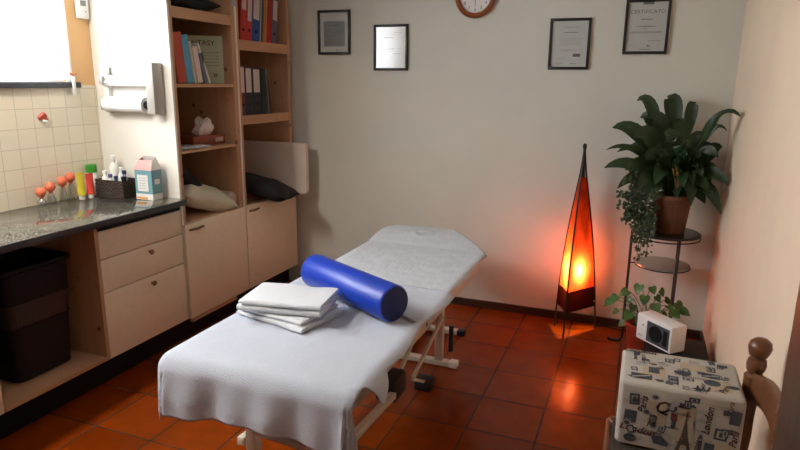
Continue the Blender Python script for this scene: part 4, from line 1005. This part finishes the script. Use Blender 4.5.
gr = hp('grille', mat('dark_grey_grille', (.06, .065, .075), .4), lambda q: q.box(-.045, .112, -.0585, -.0552, .018, .135, bev=.001), label='dark grey recessed grille')
hp('fan_opening', M_BLKP, lambda q: [q.lathe((.020, -.0587, .078), [(.046, 0), (.046, -.003), (.042, -.0036), (.036, -.001), (.001, -.001)], 32, axis='Y')], gr, label='round black fan opening')
hp('side_vent', M_BLKP, lambda q: q.box(.074, .102, -.0600, -.0588, .035, .12), gr)
hp('knob', M_GREYP, lambda q: q.lathe((-.075, -.0552, .098), [(.005, 0), (.005, -.004), (.001, -.004)], 14, axis='Y'))
hp('badge', mat('grey_text_print', (.45, .47, .47), .7), lambda q: q.box(-.108, -.072, -.0558, -.0552, .030, .036))

# ================================================================== CHAIR WITH POUF
ch = thing('wooden_chair', (.2, 1.82, 0), 'brown rustic wooden chair with turned ball finials at the right wall', 'chair')
def post(x, y, lean):
    def f(q):
        prof = [(.016, 0), (.024, .03), (.026, .35), (.029, .44), (.029, .52), (.025, .60), (.026, .70), (.029, .735), (.020, .745), (.026, .757), (.029, .775), (.026, .792), (.017, .800), (.026, .806), (.031, .820), (.034, .835), (.030, .852), (.017, .864), (.001, .868)]
        q.M = Matrix(((1, 0, lean, x), (0, 1, 0, y), (0, 0, .965, .002), (0, 0, 0, 1)))
        q.lathe((0, 0, 0), prof, 22)
    one('back_post', M_WOODC, ch, f)
post(.365, 2.055, .052); post(.365, 1.615, .052)
def arch(q, z0, z1, rise):
    n = 14; xb = lambda z, t_: .365 + .052 * z + .018 * math.sin(PI * t_)
    f_ = []; 
    for i in range(n + 1):
        t_ = i / n; y = 2.04 - .41 * t_; za = z0 + rise * .9 * math.sin(PI * t_); zb = z1 + rise * math.sin(PI * t_)
        f_.append([(xb(za, t_) - .008, y, za), (xb(za, t_) + .008, y, za), (xb(zb, t_) + .008, y, zb), (xb(zb, t_) - .008, y, zb)])
    loft(q, f_, True, True)
one('back_slat', M_WOODC, ch, lambda q: arch(q, .635, .725, .045), angle=45)
for y in (2.055, 1.615):
    one('leg', M_WOODC, ch, lambda q: q.lathe((-.01 + .02, y, .002), [(.015, 0), (.02, .03), (.023, .2), (.019, .24), (.024, .28), (.025, .46), (.020, .468), (.001, .472)], 18))
def fn(q):
    q.box(-.02, .0, 1.60, 2.075, .415, .462, bev=.008); q.box(0, .385, 2.045, 2.075, .415, .462, bev=.008); q.box(0, .385, 1.60, 1.63, .415, .462, bev=.008)
one('seat_frame', M_WOODC, ch, fn)
bx('seat', mat('dark_woven_seat', (.035, .022, .014), .8, bump=.4, bscale=120), ch, .001, .375, 1.631, 2.044, .425, .472, bev=.01, label='dark woven seat')
for z in (.14, .28):
    for y in (2.055, 1.615): one('stretcher', M_WOODC, ch, lambda q: q.tube([(.012, y, z), (.378, y, z)], .010, 10))

# pouf printed with travel motifs
PFX0, PFX1, PFY0, PFY1, PFZ0, PFZ1 = .012, .368, 1.895, 2.165, .474, .695
pf = thing('pouf', ((PFX0 + PFX1) / 2, 2.03, PFZ0), 'cushion pouf printed with city motifs standing on the wooden chair', 'pouf')
FAB = [mat('linen_fabric', (.45, .405, .35), .9, var=.06, scale=14, bump=.15, bscale=260), mat('charcoal_fabric_print', (.06, .065, .075), .9, var=.3, scale=60), mat('maroon_fabric_print', (.16, .035, .03), .9, var=.2, scale=60),
       mat('grey_fabric_print', (.33, .31, .29), .9), mat('sand_fabric_patch', (.44, .34, .23), .9, var=.05), mat('brown_fabric_print', (.09, .06, .045), .9)]
q = MB()
q.box(PFX0, PFX1, PFY0, PFY1, PFZ0, PFZ1, 0, bev=.016, seg=5)
class Pane:
    """prints on one flat side of the pouf, measured in metres from its lower left corner"""
    def __init__(s, o, u, w_): s.o, s.u, s.w = Vector(o), Vector(u), Vector(w_); s.n = s.u.cross(s.w); s.k = 0
    def P(s, a, b): return s.o + s.u * a + s.w * b + s.n * (.0006 + .00012 * s.k)
    def poly(s, pts, mi): s.k = (s.k + 1) % 6; q.poly([s.P(a, b) for a, b in pts], mi)
    def rect(s, a, b, w_, h, mi, rot=0):
        c, sn = math.cos(rot), math.sin(rot); s.poly([(a + x * c - y * sn, b + x * sn + y * c) for x, y in ((-w_ / 2, -h / 2), (w_ / 2, -h / 2), (w_ / 2, h / 2), (-w_ / 2, h / 2))], mi)
    def disc(s, a, b, rx, ry, mi): s.poly([(a + rx * math.cos(i * PI / 10), b + ry * math.sin(i * PI / 10)) for i in range(20)], mi)
    def text(s, t_, size, a, b, rot, mi):
        s.k = (s.k + 1) % 6; R = Matrix((( s.u.x, s.w.x, s.n.x, 0), (s.u.y, s.w.y, s.n.y, 0), (s.u.z, s.w.z, s.n.z, 0), (0, 0, 0, 1)))
        for da, db in ((0, 0), (.0011, 0), (-.0011, 0), (0, .0011)) if size > .025 else ((0, 0), (.0006, 0)):
            q.text(t_, size, Matrix.Translation(s.P(a + da, b + db)) @ R @ Matrix.Rotation(rot, 4, 'Z'), mi, shear=.25)
    def flag(s, a, b, w_, h, rot=0):
        s.rect(a, b, w_, h, 1, rot)
        for r in (.42, -.42): s.rect(a, b, w_ * .95, h * .14, 0, rot + r)
        s.rect(a, b, w_, h * .34, 0, rot); s.rect(a, b, w_ * .24, h, 0, rot); s.rect(a, b, w_, h * .18, 2, rot); s.rect(a, b, w_ * .13, h, 2, rot)
    def stamp(s, a, b, w_, h, rot=0, m2=3):
        s.rect(a, b, w_, h, 1, rot); s.rect(a, b, w_ * .62, h * .62, m2, rot); s.rect(a, b, w_ * .3, h * .45, 1, rot)
    def tower(s, a, b, h):
        s.poly([(a - h * .17, b), (a - h * .09, b), (a - h * .05, b + h * .16), (a + h * .05, b + h * .16), (a + h * .09, b), (a + h * .17, b), (a + h * .07, b + h * .38), (a + h * .025, b + h * .72), (a + h * .008, b + h), (a - h * .008, b + h), (a - h * .025, b + h * .72), (a - h * .07, b + h * .38)], 5)
        s.rect(a, b + h * .22, h * .30, h * .025, 5); s.rect(a, b + h * .42, h * .20, h * .025, 5)
    def big_clock(s, a, b, h):
        s.rect(a, b + h * .4, h * .17, h * .8, 5); s.poly([(a - h * .1, b + h * .8), (a + h * .1, b + h * .8), (a, b + h)], 5); s.disc(a, b + h * .66, h * .06, h * .06, 0)
        for k in range(4): s.rect(a, b + h * (.1 + .12 * k), h * .1, h * .03, 3)
    def guard(s, a, b, h):
        s.rect(a, b + h * .2, h * .16, h * .4, 1); s.rect(a, b + h * .52, h * .24, h * .32, 2); s.disc(a, b + h * .74, h * .06, h * .07, 3); s.rect(a, b + h * .89, h * .15, h * .2, 1); s.rect(a, b + .002, h * .45, h * .05, 1)
    def script(s, a, b, l, mi=3):
        x = a; r = random.Random(int(a * 9999 + b * 777))
        while x < a + l: w_ = r.uniform(.004, .012); s.rect(x + w_ / 2, b + r.uniform(-.001, .001), w_, .0016, mi, r.uniform(-.2, .2)); x += w_ + .003
fr = Pane((PFX0, PFY0, PFZ0), (1, 0, 0), (0, 0, 1))
W_, H_ = PFX1 - PFX0, PFZ1 - PFZ0
for a, b, w2, h2 in ((.20, .10, .05, .14), (.115, .13, .05, .08), (.30, .045, .06, .05)): fr.rect(a, b, w2, h2, 4)
for b in (.030, .062, .094, .126, .158, .190):
    for a in (.025, .13, .235): fr.script(a, b, .085)
fr.disc(.045, .030, .020, .014, 1); fr.text('London', .034, .062, .052, -.10, 2); fr.rect(.040, .105, .036, .042, 1, -.06); fr.stamp(.048, .165, .030, .038, .05)
fr.tower(.098, .080, .050); fr.text('Paris', .030, .083, .150, 1.45, 2); fr.poly([(.105, .050), (.135, .058), (.158, .034), (.155, .022), (.115, .026)], 1); fr.guard(.165, .088, .078)
fr.text('Q', .055, .130, .135, .1, 2); fr.tower(.200, .018, .135); fr.disc(.240, .115, .020, .022, 3); fr.disc(.240, .115, .012, .014, 0); fr.big_clock(.245, .030, .06)
fr.text('London', .030, .268, .135, 1.50, 2); fr.stamp(.270, .035, .028, .056, -.05); fr.stamp(.298, .098, .036, .038, -.05, 0); fr.stamp(.330, .160, .030, .045, -.05); fr.text('Paris', .028, .343, .09, 1.5, 2); fr.stamp(.318, .030, .030, .03, 0, 0)
fr.poly([(.185, .172), (.215, .180), (.225, .172), (.215, .166)], 1); fr.stamp(.215, .195, .030, .016)
tp = Pane((PFX0, PFY0, PFZ1), (1, 0, 0), (0, 1, 0))
for a, b, w2, h2 in ((.10, .10, .07, .06), (.22, .18, .08, .06), (.29, .07, .06, .07)): tp.rect(a, b, w2, h2, 4)
for b in (.03, .065, .10, .14, .175, .21, .245):
    for a in (.03, .13, .235): tp.script(a, b, .08)
tp.flag(.062, .052, .062, .038); tp.stamp(.100, .110, .032, .045); tp.stamp(.150, .205, .030, .034); tp.text('London', .034, .055, .235, 0, 2); tp.big_clock(.042, .175, .045); tp.rect(.062, .15, .035, .03, 3)
tp.stamp(.155, .062, .030, .056); tp.disc(.185, .125, .026, .017, 1); tp.text('Westminster', .022, .215, .098, -.1, 2); tp.stamp(.200, .085, .034, .02, 0, 0); tp.flag(.268, .135, .052, .036, -.1)
tp.disc(.268, .085, .024, .022, 1); tp.stamp(.272, .185, .028, .04); tp.text('Paris', .030, .31, .05, 1.2, 2); tp.disc(.325, .075, .018, .012, 1); tp.poly([(.21, .03), (.245, .034), (.25, .016), (.22, .012)], 1); tp.flag(.205, .022, .05, .024)
tp.text('E', .05, .255, .03, 1.5, 2); tp.poly([(.10, .045), (.125, .05), (.13, .035), (.11, .03)], 5); tp.rect(.13, .165, .03, .02, 3); tp.disc(.225, .22, .02, .014, 3); tp.stamp(.31, .225, .03, .02)
rn = random.Random(21)
def fill(p, w_, h_, n):
    for k in range(n):
        a, b = rn.uniform(.03, w_ - .03), rn.uniform(.03, h_ - .03); c = rn.randint(0, 6); r = rn.uniform(-.3, .3)
        if c == 0: p.rect(a, b, rn.uniform(.014, .026), rn.uniform(.012, .024), 1, r)
        elif c == 1: p.text(rn.choice(('Paris', 'London')), rn.uniform(.016, .024), a, b, rn.choice((0, 1.5)) + r * .3, rn.choice((2, 5)))
        elif c == 2: p.disc(a, b, .013, .011, 3); p.disc(a, b, .008, .007, 1)
        elif c == 3: p.stamp(a, b, .020, .028, r)
        elif c == 4: p.poly([(a - .014, b), (a + .010, b + .007), (a + .016, b - .004), (a, b - .009)], 5)
        else: p.script(a - .02, b, .05, 3); p.script(a - .015, b - .007, .04, 3)
fill(tp, W_, PFY1 - PFY0, 44); fill(fr, W_, H_, 34)
sd_ = Pane((PFX0, PFY1, PFZ0), (0, -1, 0), (0, 0, 1))
for a, b in ((.05, .05), (.12, .13), (.20, .06)): sd_.stamp(a, b, .035, .045)
sd_.text('London', .034, .15, .17, 0, 2); sd_.tower(.22, .10, .08)
sr = Pane((PFX1, PFY0, PFZ0), (0, 1, 0), (0, 0, 1))
for a, b in ((.05, .16), (.12, .06), (.20, .13)): sr.stamp(a, b, .035, .045)
sr.text('Paris', .034, .15, .12, 0, 2); sr.tower(.22, .03, .08)
q.build('pouf_cover', FAB, pf, angle=40, weld=False)
one('piping', FAB[4], pf, lambda q: q.tube([(PFX0 + .018, PFY0 + .003, PFZ0 + .008), (PFX1 - .018, PFY0 + .003, PFZ0 + .008), (PFX1 - .003, PFY0 + .018, PFZ0 + .008), (PFX1 - .003, PFY1 - .018, PFZ0 + .008), (PFX1 - .018, PFY1 - .003, PFZ0 + .008), (PFX0 + .018, PFY1 - .003, PFZ0 + .008), (PFX0 + .003, PFY1 - .018, PFZ0 + .008), (PFX0 + .003, PFY0 + .018, PFZ0 + .008), (PFX0 + .018, PFY0 + .003, PFZ0 + .008)], .003, 6))
